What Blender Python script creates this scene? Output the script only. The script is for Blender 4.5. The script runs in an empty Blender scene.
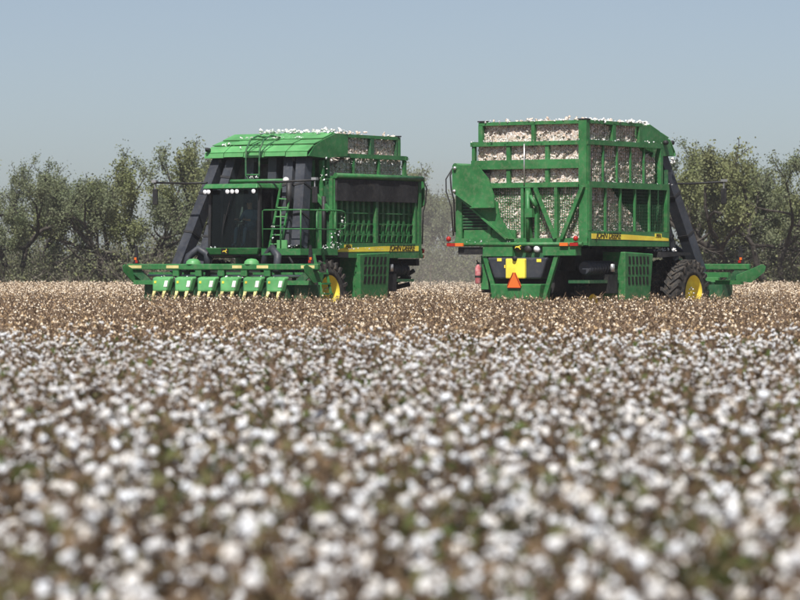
import bpy, math, random
import numpy as np
from mathutils import Vector, Matrix

# ------------------------------------------------------------------ camera, sky, sun, exposure
sc = bpy.context.scene
COL = sc.collection
FPX = 3420.0                      # focal length in pixels of the 800 px wide photograph
CAM_H = 1.70
cam_d = bpy.data.cameras.new('camera')
cam = bpy.data.objects.new('camera', cam_d); COL.objects.link(cam)
cam.location = (0, 0, CAM_H)
cam.rotation_euler = (math.radians(90) - math.atan(35.0 / FPX), 0, 0)
cam_d.sensor_width = 36.0
cam_d.lens = 36.0 * FPX / 800.0
cam_d.clip_start = 0.5
cam_d.clip_end = 6000
cam_d.dof.use_dof = True
cam_d.dof.focus_distance = 88.0
cam_d.dof.aperture_fstop = 3.5
cam_d.dof.aperture_blades = 9
sc.camera = cam

SUN_AZ = math.atan2(-0.20, -0.98)      # compass-like: x = sin, y = cos
SUN_EL = math.radians(56)
world = bpy.data.worlds.new('World'); sc.world = world
world.use_nodes = True
wn = world.node_tree.nodes; wl = world.node_tree.links
bg = wn['Background']
sky = wn.new('ShaderNodeTexSky'); sky.sky_type = 'NISHITA'; sky.sun_disc = False
sky.sun_elevation = SUN_EL; sky.sun_rotation = SUN_AZ
sky.altitude = 0; sky.air_density = 0.6; sky.dust_density = 0.95; sky.ozone_density = 0.0
hs = wn.new('ShaderNodeHueSaturation'); hs.inputs['Saturation'].default_value = 0.80   # dusty, washed-out air all round
wl.new(sky.outputs[0], hs.inputs['Color']); wl.new(hs.outputs[0], bg.inputs[0]); bg.inputs[1].default_value = 0.076
sun_d = bpy.data.lights.new('sun', 'SUN'); sun_d.energy = 5.0; sun_d.angle = math.radians(0.53)
sun_d.color = (1.0, 0.965, 0.92)
sun = bpy.data.objects.new('sun', sun_d); COL.objects.link(sun)
sdir = Vector((math.sin(SUN_AZ) * math.cos(SUN_EL), math.cos(SUN_AZ) * math.cos(SUN_EL), math.sin(SUN_EL)))
sun.rotation_euler = sdir.to_track_quat('Z', 'Y').to_euler()
sun.location = (0, 0, 30)
sc.view_settings.view_transform = 'Standard'; sc.view_settings.look = 'None'
sc.view_settings.exposure = 0.36; sc.view_settings.gamma = 1.0
sc.view_settings.use_curve_mapping = False
sc.render.engine = 'CYCLES'
sc.cycles.use_denoising = True
sc.cycles.max_bounces = 6
sc.cycles.diffuse_bounces = 3
sc.cycles.transparent_max_bounces = 12
sc.cycles.volume_bounces = 1

R = random.Random(7)
NR = np.random.default_rng(11)

# ------------------------------------------------------------------ materials
def mat(name, base, rough=0.6, spec=0.3, metal=0.0, var=None, vscale=6.0, vmin=0.4, vmax=0.62, bump=0.0, bscale=40.0,
        detail=5.0, coat=0.0, trans=0.0, var2=None, v2scale=2.0):
    m = bpy.data.materials.new(name); m.use_nodes = True
    n = m.node_tree.nodes; l = m.node_tree.links
    p = n['Principled BSDF']
    p.inputs['Base Color'].default_value = (*base, 1)
    p.inputs['Roughness'].default_value = rough
    p.inputs['Specular IOR Level'].default_value = spec
    p.inputs['Metallic'].default_value = metal
    if coat: p.inputs['Coat Weight'].default_value = coat
    geo = n.new('ShaderNodeNewGeometry')
    src = None
    if var is not None:
        t = n.new('ShaderNodeTexNoise'); t.inputs['Scale'].default_value = vscale; t.inputs['Detail'].default_value = detail
        t.inputs['Roughness'].default_value = 0.65
        l.new(geo.outputs['Position'], t.inputs['Vector'])
        r = n.new('ShaderNodeMapRange'); r.inputs['From Min'].default_value = vmin; r.inputs['From Max'].default_value = vmax
        l.new(t.outputs['Fac'], r.inputs['Value'])
        mx = n.new('ShaderNodeMix'); mx.data_type = 'RGBA'
        mx.inputs['A'].default_value = (*base, 1); mx.inputs['B'].default_value = (*var, 1)
        l.new(r.outputs['Result'], mx.inputs['Factor'])
        src = mx.outputs['Result']
        if var2 is not None:
            t2 = n.new('ShaderNodeTexNoise'); t2.inputs['Scale'].default_value = v2scale; t2.inputs['Detail'].default_value = 3
            l.new(geo.outputs['Position'], t2.inputs['Vector'])
            r2 = n.new('ShaderNodeMapRange'); r2.inputs['From Min'].default_value = 0.45; r2.inputs['From Max'].default_value = 0.65
            l.new(t2.outputs['Fac'], r2.inputs['Value'])
            mx2 = n.new('ShaderNodeMix'); mx2.data_type = 'RGBA'
            l.new(src, mx2.inputs['A']); mx2.inputs['B'].default_value = (*var2, 1)
            l.new(r2.outputs['Result'], mx2.inputs['Factor'])
            src = mx2.outputs['Result']
        l.new(src, p.inputs['Base Color'])
    if bump:
        tb = n.new('ShaderNodeTexNoise'); tb.inputs['Scale'].default_value = bscale; tb.inputs['Detail'].default_value = 4
        l.new(geo.outputs['Position'], tb.inputs['Vector'])
        b = n.new('ShaderNodeBump'); b.inputs['Strength'].default_value = bump; b.inputs['Distance'].default_value = 0.02
        l.new(tb.outputs['Fac'], b.inputs['Height']); l.new(b.outputs['Normal'], p.inputs['Normal'])
    if trans:
        out = n['Material Output']
        tr = n.new('ShaderNodeBsdfTranslucent'); tr.inputs['Color'].default_value = (*base, 1)
        if src is not None: l.new(src, tr.inputs['Color'])
        ms = n.new('ShaderNodeMixShader'); ms.inputs[0].default_value = trans
        l.new(p.outputs[0], ms.inputs[1]); l.new(tr.outputs[0], ms.inputs[2]); l.new(ms.outputs[0], out.inputs['Surface'])
    return m

def dusty(name, base, rough=0.42, dust=(0.30, 0.25, 0.18), amount=0.55, fade=None):
    """painted sheet metal: broad fading, field dust caught on it, fine scuffs"""
    m = bpy.data.materials.new(name); m.use_nodes = True
    n = m.node_tree.nodes; l = m.node_tree.links; p = n['Principled BSDF']
    geo = n.new('ShaderNodeNewGeometry')
    def noise(scale, lo, hi, det=5):
        t = n.new('ShaderNodeTexNoise'); t.inputs['Scale'].default_value = scale; t.inputs['Detail'].default_value = det
        t.inputs['Roughness'].default_value = 0.7
        l.new(geo.outputs['Position'], t.inputs['Vector'])
        r = n.new('ShaderNodeMapRange'); r.inputs['From Min'].default_value = lo; r.inputs['From Max'].default_value = hi
        l.new(t.outputs['Fac'], r.inputs['Value']); return r.outputs['Result']
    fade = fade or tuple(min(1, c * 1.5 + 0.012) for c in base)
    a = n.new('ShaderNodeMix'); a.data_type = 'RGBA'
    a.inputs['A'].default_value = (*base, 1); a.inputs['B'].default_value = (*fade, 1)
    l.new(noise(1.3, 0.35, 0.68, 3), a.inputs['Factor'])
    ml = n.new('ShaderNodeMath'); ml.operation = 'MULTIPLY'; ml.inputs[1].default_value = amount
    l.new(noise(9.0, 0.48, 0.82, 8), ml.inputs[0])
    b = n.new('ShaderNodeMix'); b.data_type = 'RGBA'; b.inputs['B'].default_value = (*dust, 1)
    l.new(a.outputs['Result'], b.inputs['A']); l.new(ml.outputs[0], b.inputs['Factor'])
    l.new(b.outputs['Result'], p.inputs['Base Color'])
    rr = n.new('ShaderNodeMapRange'); rr.inputs['To Min'].default_value = rough - 0.08; rr.inputs['To Max'].default_value = rough + 0.3
    l.new(noise(4.0, 0.3, 0.7), rr.inputs['Value']); l.new(rr.outputs['Result'], p.inputs['Roughness'])
    p.inputs['Specular IOR Level'].default_value = 0.4
    bt = n.new('ShaderNodeTexNoise'); bt.inputs['Scale'].default_value = 2.2; bt.inputs['Detail'].default_value = 2
    l.new(geo.outputs['Position'], bt.inputs['Vector'])
    bm = n.new('ShaderNodeBump'); bm.inputs['Strength'].default_value = 0.25; bm.inputs['Distance'].default_value = 0.05
    l.new(bt.outputs['Fac'], bm.inputs['Height']); l.new(bm.outputs['Normal'], p.inputs['Normal'])
    return m

M = {}
M['green'] = dusty('green_paint', (0.020, 0.128, 0.034), 0.42, amount=0.42)
M['darkgreen'] = dusty('dark_green_paint', (0.012, 0.072, 0.026), 0.5, amount=0.4)
M['hood'] = dusty('sunlit_dusty_green_paint', (0.070, 0.245, 0.080), 0.4, amount=0.3)  # lighter copy of the green: sun on upward faces put into the colour, plus dust
M['yellow'] = dusty('yellow_paint', (0.80, 0.56, 0.05), 0.42, amount=0.25)
M['cream'] = dusty('worn_yellow_tip', (0.55, 0.48, 0.20), 0.5, amount=0.3)
M['black'] = dusty('black_metal', (0.010, 0.010, 0.011), 0.5, amount=0.12)
M['duct'] = dusty('grey_black_plastic_duct', (0.022, 0.025, 0.033), 0.42, amount=0.14, fade=(0.046, 0.052, 0.064))
M['tarp'] = dusty('black_tarp', (0.016, 0.016, 0.018), 0.75, amount=0.15)
M['rubber'] = dusty('tyre_rubber', (0.020, 0.019, 0.018), 0.8, dust=(0.22, 0.17, 0.12), amount=0.75)
M['steel'] = mat('bright_steel', (0.55, 0.55, 0.55), 0.35, metal=0.7)
M['white'] = mat('white_plate', (0.78, 0.78, 0.76), 0.5, var=(0.6, 0.58, 0.52), vscale=14)
M['orange'] = mat('orange_reflector', (0.72, 0.16, 0.03), 0.45)
M['red'] = mat('red_lens', (0.35, 0.02, 0.015), 0.3)
M['pinkred'] = mat('sun_faded_red_paint', (0.42, 0.09, 0.10), 0.5, var=(0.55, 0.26, 0.26), vscale=12)
M['lens'] = mat('lamp_lens', (0.85, 0.86, 0.88), 0.15, spec=0.6)
M['lining'] = mat('grey_cab_lining', (0.15, 0.16, 0.15), 0.8, var=(0.08, 0.085, 0.08), vscale=5)
M['skin'] = mat('skin', (0.42, 0.24, 0.16), 0.55)
M['denim'] = mat('blue_cloth', (0.12, 0.22, 0.34), 0.8)
M['ink'] = mat('black_lettering', (0.012, 0.012, 0.01), 0.5)
M['lint'] = mat('cotton_lint', (0.80, 0.835, 0.88), 0.95, spec=0.05, var=(0.68, 0.63, 0.56), vscale=14, trans=0.10)
M['lint_far'] = mat('weathered_cotton_lint', (0.76, 0.68, 0.56), 0.95, spec=0.05, var=(0.60, 0.46, 0.30), vscale=7)
M['load'] = mat('picked_cotton', (0.80, 0.76, 0.71), 0.95, spec=0.03, var=(0.16, 0.10, 0.065), vscale=26, vmin=0.45, vmax=0.58, detail=3,
                var2=(0.58, 0.45, 0.35), v2scale=13.0, bump=0.5, bscale=60)
M['burr'] = mat('cotton_burr', (0.26, 0.17, 0.09), 0.8, spec=0.1, var=(0.54, 0.41, 0.26), vscale=9)
M['burr_tan'] = mat('dry_cotton_burr', (0.20, 0.125, 0.065), 0.8, spec=0.1, var=(0.52, 0.37, 0.21), vscale=9)
M['stalk'] = mat('cotton_stalk', (0.070, 0.046, 0.031), 0.85, spec=0.1, var=(0.22, 0.155, 0.105), vscale=7)
M['leaf'] = mat('cotton_leaf', (0.095, 0.125, 0.038), 0.7, spec=0.2, var=(0.20, 0.135, 0.08), vscale=2.0, vmin=0.40, vmax=0.54, trans=0.3)
M['soil'] = mat('field_soil', (0.12, 0.08, 0.055), 0.95, spec=0.05, var=(0.20, 0.14, 0.10), vscale=0.7, bump=0.5, bscale=12)
M['bark'] = mat('mesquite_bark', (0.035, 0.030, 0.026), 0.9, spec=0.1, var=(0.075, 0.066, 0.056), vscale=5)
M['twig'] = mat('grey_twigs', (0.19, 0.17, 0.14), 0.9, spec=0.1, var=(0.07, 0.06, 0.05), vscale=3)

def leafmat(name, c, v, scale=0.8):
    return mat(name, c, 0.7, spec=0.15, var=v, vscale=scale, vmin=0.38, vmax=0.62, trans=0.35)
M['leaf_a'] = leafmat('mesquite_leaves', (0.140, 0.170, 0.088), (0.23, 0.25, 0.15))
M['leaf_b'] = leafmat('yellowish_mesquite_leaves', (0.18, 0.205, 0.085), (0.25, 0.265, 0.13))
M['leaf_c'] = leafmat('dull_brush_leaves', (0.135, 0.15, 0.088), (0.21, 0.215, 0.135))

def glassmat():
    m = bpy.data.materials.new('tinted_glass'); m.use_nodes = True
    n = m.node_tree.nodes; l = m.node_tree.links
    n.remove(n['Principled BSDF'])
    t = n.new('ShaderNodeBsdfTransparent'); t.inputs[0].default_value = (0.78, 0.85, 0.82, 1)
    g = n.new('ShaderNodeBsdfGlossy'); g.inputs['Roughness'].default_value = 0.06
    f = n.new('ShaderNodeFresnel'); f.inputs['IOR'].default_value = 1.28
    mx = n.new('ShaderNodeMixShader')
    l.new(f.outputs[0], mx.inputs[0]); l.new(t.outputs[0], mx.inputs[1]); l.new(g.outputs[0], mx.inputs[2])
    l.new(mx.outputs[0], n['Material Output'].inputs['Surface'])
    return m
M['glass'] = glassmat()

# ------------------------------------------------------------------ mesh helpers
class MB:
    """collects shapes into one mesh"""
    def __init__(s): s.v = []; s.f = []; s.mi = []; s.smooth = []
    def _add(s, vs, fs, mi=0, smooth=False):
        o = len(s.v); s.v += [tuple(map(float, q)) for q in vs]
        for f in fs: s.f.append([i + o for i in f]); s.mi.append(mi); s.smooth.append(smooth)
        return s
    def box(s, x0, x1, y0, y1, z0, z1, mi=0):
        x0, x1 = sorted((x0, x1)); y0, y1 = sorted((y0, y1)); z0, z1 = sorted((z0, z1))
        vs = [(x, y, z) for z in (z0, z1) for y in (y0, y1) for x in (x0, x1)]
        return s._add(vs, [(0, 2, 3, 1), (4, 5, 7, 6), (0, 1, 5, 4), (2, 6, 7, 3), (0, 4, 6, 2), (1, 3, 7, 5)], mi)
    def hexa(s, bottom, top, mi=0):
        """eight corners: bottom and top rings of four"""
        return s._add(list(bottom) + list(top), [(3, 2, 1, 0), (4, 5, 6, 7)] + [(i, (i + 1) % 4, 4 + (i + 1) % 4, 4 + i) for i in range(4)], mi)
    def bar(s, a, b, w, h=None, up=(0, 0, 1), mi=0):
        h = h or w; a = Vector(a); b = Vector(b); d = (b - a).normalized(); u = Vector(up)
        if abs(d.dot(u)) > 0.98: u = Vector((0, 1, 0))
        sd = d.cross(u).normalized(); u = sd.cross(d)
        c = [sd * (i * w / 2) + u * (j * h / 2) for i, j in ((-1, -1), (1, -1), (1, 1), (-1, 1))]
        return s.hexa([a + q for q in c], [b + q for q in c], mi)
    def tube(s, pts, r, n=8, mi=0, r1=None, cap=True):
        pts = [Vector(p) for p in pts]; rings = []; k = len(pts)
        o = len(s.v); vs = []; pu = None
        for i, p in enumerate(pts):
            d = (pts[min(i + 1, k - 1)] - pts[max(i - 1, 0)]).normalized()
            u = pu or (Vector((0, 0, 1)) if abs(d.z) < 0.9 else Vector((0, 1, 0)))
            sd = d.cross(u).normalized(); u = sd.cross(d).normalized(); pu = u
            rr = r if r1 is None else r + (r1 - r) * i / (k - 1)
            vs += [p + (sd * math.cos(2 * math.pi * j / n) + u * math.sin(2 * math.pi * j / n)) * rr for j in range(n)]
        fs = [(i * n + j, i * n + (j + 1) % n, (i + 1) * n + (j + 1) % n, (i + 1) * n + j) for i in range(k - 1) for j in range(n)]
        s._add(vs, fs, mi, True)
        if cap:
            for base, rev in ((o, True), (o + (k - 1) * n, False)):
                idx = [base + j for j in range(n)]
                s.f.append(idx[::-1] if rev else idx); s.mi.append(mi); s.smooth.append(False)
        return s
    def prism(s, poly, fn, t, mi=0):
        """poly of 2-D points, fn(u, v, w) -> 3-D, extruded w = 0..t"""
        n = len(poly); vs = [fn(u, v, 0) for u, v in poly] + [fn(u, v, t) for u, v in poly]
        return s._add(vs, [list(range(n))[::-1], list(range(n, 2 * n))] + [(i, (i + 1) % n, n + (i + 1) % n, n + i) for i in range(n)], mi)
    def lathe(s, prof, axis, c, n=32, mi=0, smooth=True, closed=False):
        """prof [(along, radius)] about axis 'x','y','z' through c"""
        c = Vector(c); vs = []
        for a, r in prof:
            for j in range(n):
                t = 2 * math.pi * j / n; p, q = math.cos(t) * r, math.sin(t) * r
                vs.append(c + Vector({'x': (a, p, q), 'y': (p, a, q), 'z': (p, q, a)}[axis]))
        k = len(prof); m = k if closed else k - 1
        fs = [(i * n + j, i * n + (j + 1) % n, ((i + 1) % k) * n + (j + 1) % n, ((i + 1) % k) * n + j) for i in range(m) for j in range(n)]
        return s._add(vs, fs, mi, smooth)
    def build(s, name, mats, parent=None, bevel=0.0):
        me = bpy.data.meshes.new(name); me.from_pydata(s.v, [], s.f)
        for m_ in (mats if isinstance(mats, (list, tuple)) else [mats]): me.materials.append(M[m_] if isinstance(m_, str) else m_)
        me.polygons.foreach_set('material_index', s.mi); me.polygons.foreach_set('use_smooth', s.smooth)
        me.update()
        o = bpy.data.objects.new(name, me); COL.objects.link(o)
        if parent: o.parent = parent
        if bevel:
            b = o.modifiers.new('bevel', 'BEVEL'); b.width = bevel; b.segments = 2; b.limit_method = 'ANGLE'
        return o

def tag(o, label=None, cat=None, group=None, kind=None):
    for k, v in (('label', label), ('category', cat), ('group', group), ('kind', kind)):
        if v: o[k] = v
    return o

def empty(name, loc, rz=0.0):
    o = bpy.data.objects.new(name, None); COL.objects.link(o); o.location = loc; o.rotation_euler = (0, 0, rz); o.empty_display_size = 0.3
    return o

def tri_mesh(name, V, T, MI, mats, smooth=False):
    """fast triangle mesh from numpy arrays"""
    me = bpy.data.meshes.new(name)
    V = np.ascontiguousarray(V, dtype=np.float32); T = np.ascontiguousarray(T, dtype=np.int32)
    me.vertices.add(len(V)); me.vertices.foreach_set('co', V.ravel())
    me.loops.add(len(T) * 3); me.loops.foreach_set('vertex_index', T.ravel())
    me.polygons.add(len(T)); me.polygons.foreach_set('loop_start', np.arange(0, len(T) * 3, 3, dtype=np.int32))
    for m_ in mats: me.materials.append(M[m_])
    me.polygons.foreach_set('material_index', np.ascontiguousarray(MI, dtype=np.int32))
    me.polygons.foreach_set('use_smooth', np.full(len(T), smooth, dtype=bool))
    me.update(calc_edges=True)
    return me

class TT:
    """triangle soup template"""
    def __init__(s): s.V = []; s.T = []; s.MI = []; s.n = 0
    def add(s, V, T, mi):
        V = np.asarray(V, float); T = np.asarray(T, int)
        s.V.append(V); s.T.append(T + s.n); s.MI.append(np.full(len(T), mi, int)); s.n += len(V)
    def quad(s, a, b, c, d, mi): s.add([a, b, c, d], [(0, 1, 2), (0, 2, 3)], mi)
    def strip(s, a, b, w, mi, rng, w1=None):
        a = np.array(a, float); b = np.array(b, float); d = b - a
        q = np.cross(d, rng.normal(size=3)); q /= (np.linalg.norm(q) + 1e-9)
        w1 = w if w1 is None else w1
        s.quad(a - q * w / 2, a + q * w / 2, b + q * w1 / 2, b - q * w1 / 2, mi)
    def tube(s, a, b, r0, r1, mi, n=5):
        a = np.array(a, float); b = np.array(b, float); d = b - a; d /= np.linalg.norm(d) + 1e-9
        u = np.cross(d, (0.3, 0.9, 0.1)); u /= np.linalg.norm(u); w = np.cross(d, u)
        t = np.arange(n) * 2 * math.pi / n
        ring = np.outer(np.cos(t), u) + np.outer(np.sin(t), w)
        V = np.vstack([a + ring * r0, b + ring * r1])
        T = []
        for j in range(n): k = (j + 1) % n; T += [(j, k, n + k), (j, n + k, n + j)]
        s.add(V, T, mi)
    def arr(s): return np.vstack(s.V), np.vstack(s.T), np.concatenate(s.MI)

def merge(templates, tid, loc, rz, scl):
    """place many templates into one triangle soup"""
    Vs, Ts, Ms = [], [], []; off = 0
    for k, (V, T, MI) in enumerate(templates):
        sel = np.where(tid == k)[0]
        if not len(sel): continue
        c = np.cos(rz[sel])[:, None]; s_ = np.sin(rz[sel])[:, None]; sc_ = scl[sel][:, None]
        X = (c * V[None, :, 0] - s_ * V[None, :, 1]) * sc_ + loc[sel, 0:1]
        Y = (s_ * V[None, :, 0] + c * V[None, :, 1]) * sc_ + loc[sel, 1:2]
        Z = V[None, :, 2] * sc_ + loc[sel, 2:3]
        Vs.append(np.stack([X, Y, Z], -1).reshape(-1, 3))
        Ts.append((T[None] + (np.arange(len(sel)) * len(V))[:, None, None]).reshape(-1, 3) + off)
        Ms.append(np.tile(MI, len(sel))); off += len(sel) * len(V)
    return np.vstack(Vs), np.vstack(Ts), np.concatenate(Ms)

def ico(sub):
    t = (1 + 5 ** .5) / 2
    V = [(-1, t, 0), (1, t, 0), (-1, -t, 0), (1, -t, 0), (0, -1, t), (0, 1, t), (0, -1, -t), (0, 1, -t), (t, 0, -1), (t, 0, 1), (-t, 0, -1), (-t, 0, 1)]
    T = [(0, 11, 5), (0, 5, 1), (0, 1, 7), (0, 7, 10), (0, 10, 11), (1, 5, 9), (5, 11, 4), (11, 10, 2), (10, 7, 6), (7, 1, 8),
         (3, 9, 4), (3, 4, 2), (3, 2, 6), (3, 6, 8), (3, 8, 9), (4, 9, 5), (2, 4, 11), (6, 2, 10), (8, 6, 7), (9, 8, 1)]
    V = [np.array(v, float) / np.linalg.norm(v) for v in V]
    for _ in range(sub):
        cache = {}; T2 = []
        def mid(a, b):
            k = (min(a, b), max(a, b))
            if k not in cache:
                p = V[a] + V[b]; V.append(p / np.linalg.norm(p)); cache[k] = len(V) - 1
            return cache[k]
        for a, b, c in T:
            ab, bc, ca = mid(a, b), mid(b, c), mid(c, a)
            T2 += [(a, ab, ca), (b, bc, ab), (c, ca, bc), (ab, bc, ca)]
        T = T2
    return np.array(V), np.array(T)
ICO0, ICO1, ICO2 = ico(0), ico(1), ico(2)
OCT = (np.array([(1, 0, 0), (-1, 0, 0), (0, 1, 0), (0, -1, 0), (0, 0, 1), (0, 0, -1)], float),
       np.array([(0, 2, 4), (2, 1, 4), (1, 3, 4), (3, 0, 4), (2, 0, 5), (1, 2, 5), (3, 1, 5), (0, 3, 5)]))
TET = (np.array([(0, 0, 1), (.94, 0, -.33), (-.47, .82, -.33), (-.47, -.82, -.33)]), np.array([(0, 1, 2), (0, 2, 3), (0, 3, 1), (1, 3, 2)]))

def at(px, d):            # photo column -> world x at depth d along the ground
    return (px - 400.0) / FPX * d

# ------------------------------------------------------------------ ground
g = MB()
g._add([(-3000, -60, 0), (3000, -60, 0), (3000, 5000, 0), (-3000, 5000, 0)], [(0, 1, 2, 3)])
tag(g.build('ground', 'soil'), kind='structure')

# ------------------------------------------------------------------ the cotton pickers
PHI = math.radians(33.0)
DZ = 0.0

def deer(mb, fn, s, mi=0):
    """small leaping-deer emblem, as a flat raised badge"""
    body = [(-.5, .05), (-.62, -.18), (-.52, -.2), (-.36, .0), (-.1, -.04), (.12, -.06), (.34, -.2), (.5, -.42), (.58, -.36), (.44, -.12),
            (.34, .08), (.5, .2), (.66, .16), (.68, .24), (.54, .34), (.6, .52), (.48, .6), (.4, .5), (.44, .38), (.3, .22), (-.1, .16), (-.4, .16)]
    mb.prism([(u * s, v * s) for u, v in body], fn, 0.004, mi)

def lettering(text, size, parent, loc, rot, matname, squash=1.0, shear=0.0, name='lettering'):
    cu = bpy.data.curves.new(name, 'FONT'); cu.body = text; cu.size = size; cu.extrude = 0.003; cu.shear = shear
    cu.align_x = 'CENTER'; cu.align_y = 'CENTER'; cu.offset = 0.002
    ob = bpy.data.objects.new(name, cu); COL.objects.link(ob)
    dg = bpy.context.evaluated_depsgraph_get()
    me = bpy.data.meshes.new_from_object(ob.evaluated_get(dg))
    bpy.data.objects.remove(ob); bpy.data.curves.remove(cu)
    me.materials.clear(); me.materials.append(M[matname]); me.name = name
    o = bpy.data.objects.new(name, me); COL.objects.link(o); o.parent = parent
    o.location = loc; o.rotation_euler = rot; o.scale = (squash, 1, 1)
    return o

def wire_mesh(mb, fn, u0, u1, v0, v1, su, sv, r):
    n = max(1, int((u1 - u0) / su)); k = max(1, int((v1 - v0) / sv))
    for i in range(n + 1):
        u = u0 + (u1 - u0) * i / n; mb.bar(fn(u, v0), fn(u, v1), r)
    for j in range(k + 1):
        v = v0 + (v1 - v0) * j / k; mb.bar(fn(u0, v), fn(u1, v), r * 0.9)

def make_wheel(parent, x_out, width, yc, rad, rim_r, side, lugs=22, dish=0.16, front=True):
    """side +1: outer face towards +X"""
    w = empty('wheel', (0, 0, 0)); w.parent = parent
    s = side; x_in = x_out - s * width; zc = rad
    m = MB()
    prof = [(0, rim_r), (0.01, rim_r + .10), (0.035, rim_r + (rad - rim_r) * .55), (0.03, rad - .10), (0.07, rad - .045)]
    pr = [(x_out - s * a, r) for a, r in prof] + [(x_in + s * a, r) for a, r in prof[::-1]]
    m.lathe([(a - 0, r) for a, r in pr], 'x', (0, yc, zc), 48, closed=True)
    m.build('tyre', 'rubber', w)
    m = MB()
    for i in range(lugs):
        for hs in (0, 1):
            a0 = 2 * math.pi * (i + hs * .5) / lugs; a1 = a0 + 0.26 * (1 if front else -1)
            xo = x_out - s * 0.01 if hs == 0 else x_in + s * 0.01; xm = (x_out + x_in) / 2 + (s if hs else -s) * 0.03
            def pt(x, a, r): return (x, yc + math.cos(a) * r, zc + math.sin(a) * r)
            da = 0.055
            m.hexa([pt(xo, a0 - da, rad - .07), pt(xo, a0 + da, rad - .07), pt(xm, a1 + da, rad - .06), pt(xm, a1 - da, rad - .06)],
                   [pt(xo, a0 - da * .7, rad), pt(xo, a0 + da * .7, rad), pt(xm, a1 + da * .7, rad + .006), pt(xm, a1 - da * .7, rad + .006)])
            m.hexa([pt(xo, a0 - da, rad - .2), pt(xo, a0 + da, rad - .2), pt(xo - s * .05, a0 + da, rad - .2), pt(xo - s * .05, a0 - da, rad - .2)],
                   [pt(xo, a0 - da, rad - .02), pt(xo, a0 + da, rad - .02), pt(xo - s * .05, a0 + da, rad - .02), pt(xo - s * .05, a0 - da, rad - .02)])
    m.build('tread_lugs', 'rubber', w)
    m = MB()
    m.lathe([(x_out - s * .005, rim_r + .02), (x_out - s * .02, rim_r - .02), (x_out - s * .06, rim_r - .05), (x_out - s * dish, rim_r - .09),
             (x_out - s * (dish + .02), rim_r * .42), (x_out - s * (dish - .06), rim_r * .38), (x_out - s * (dish - .07), 0.001)], 'x', (0, yc, zc), 40)
    m.build('rim', 'yellow', w)
    m = MB()
    for i in range(8):
        a = 2 * math.pi * i / 8; r = rim_r * .30
        m.lathe([(x_out - s * (dish - .10), 0.001), (x_out - s * (dish - .10), .022), (x_out - s * (dish - .05), .022)], 'x',
                (0, yc + math.cos(a) * r, zc + math.sin(a) * r), 6)
    m.build('wheel_bolts', 'steel', w)
    return w

def zmap(v, dz, kz): return (2.2 + (v - 2.2) * kz if v > 2.2 else v) + dz

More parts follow.
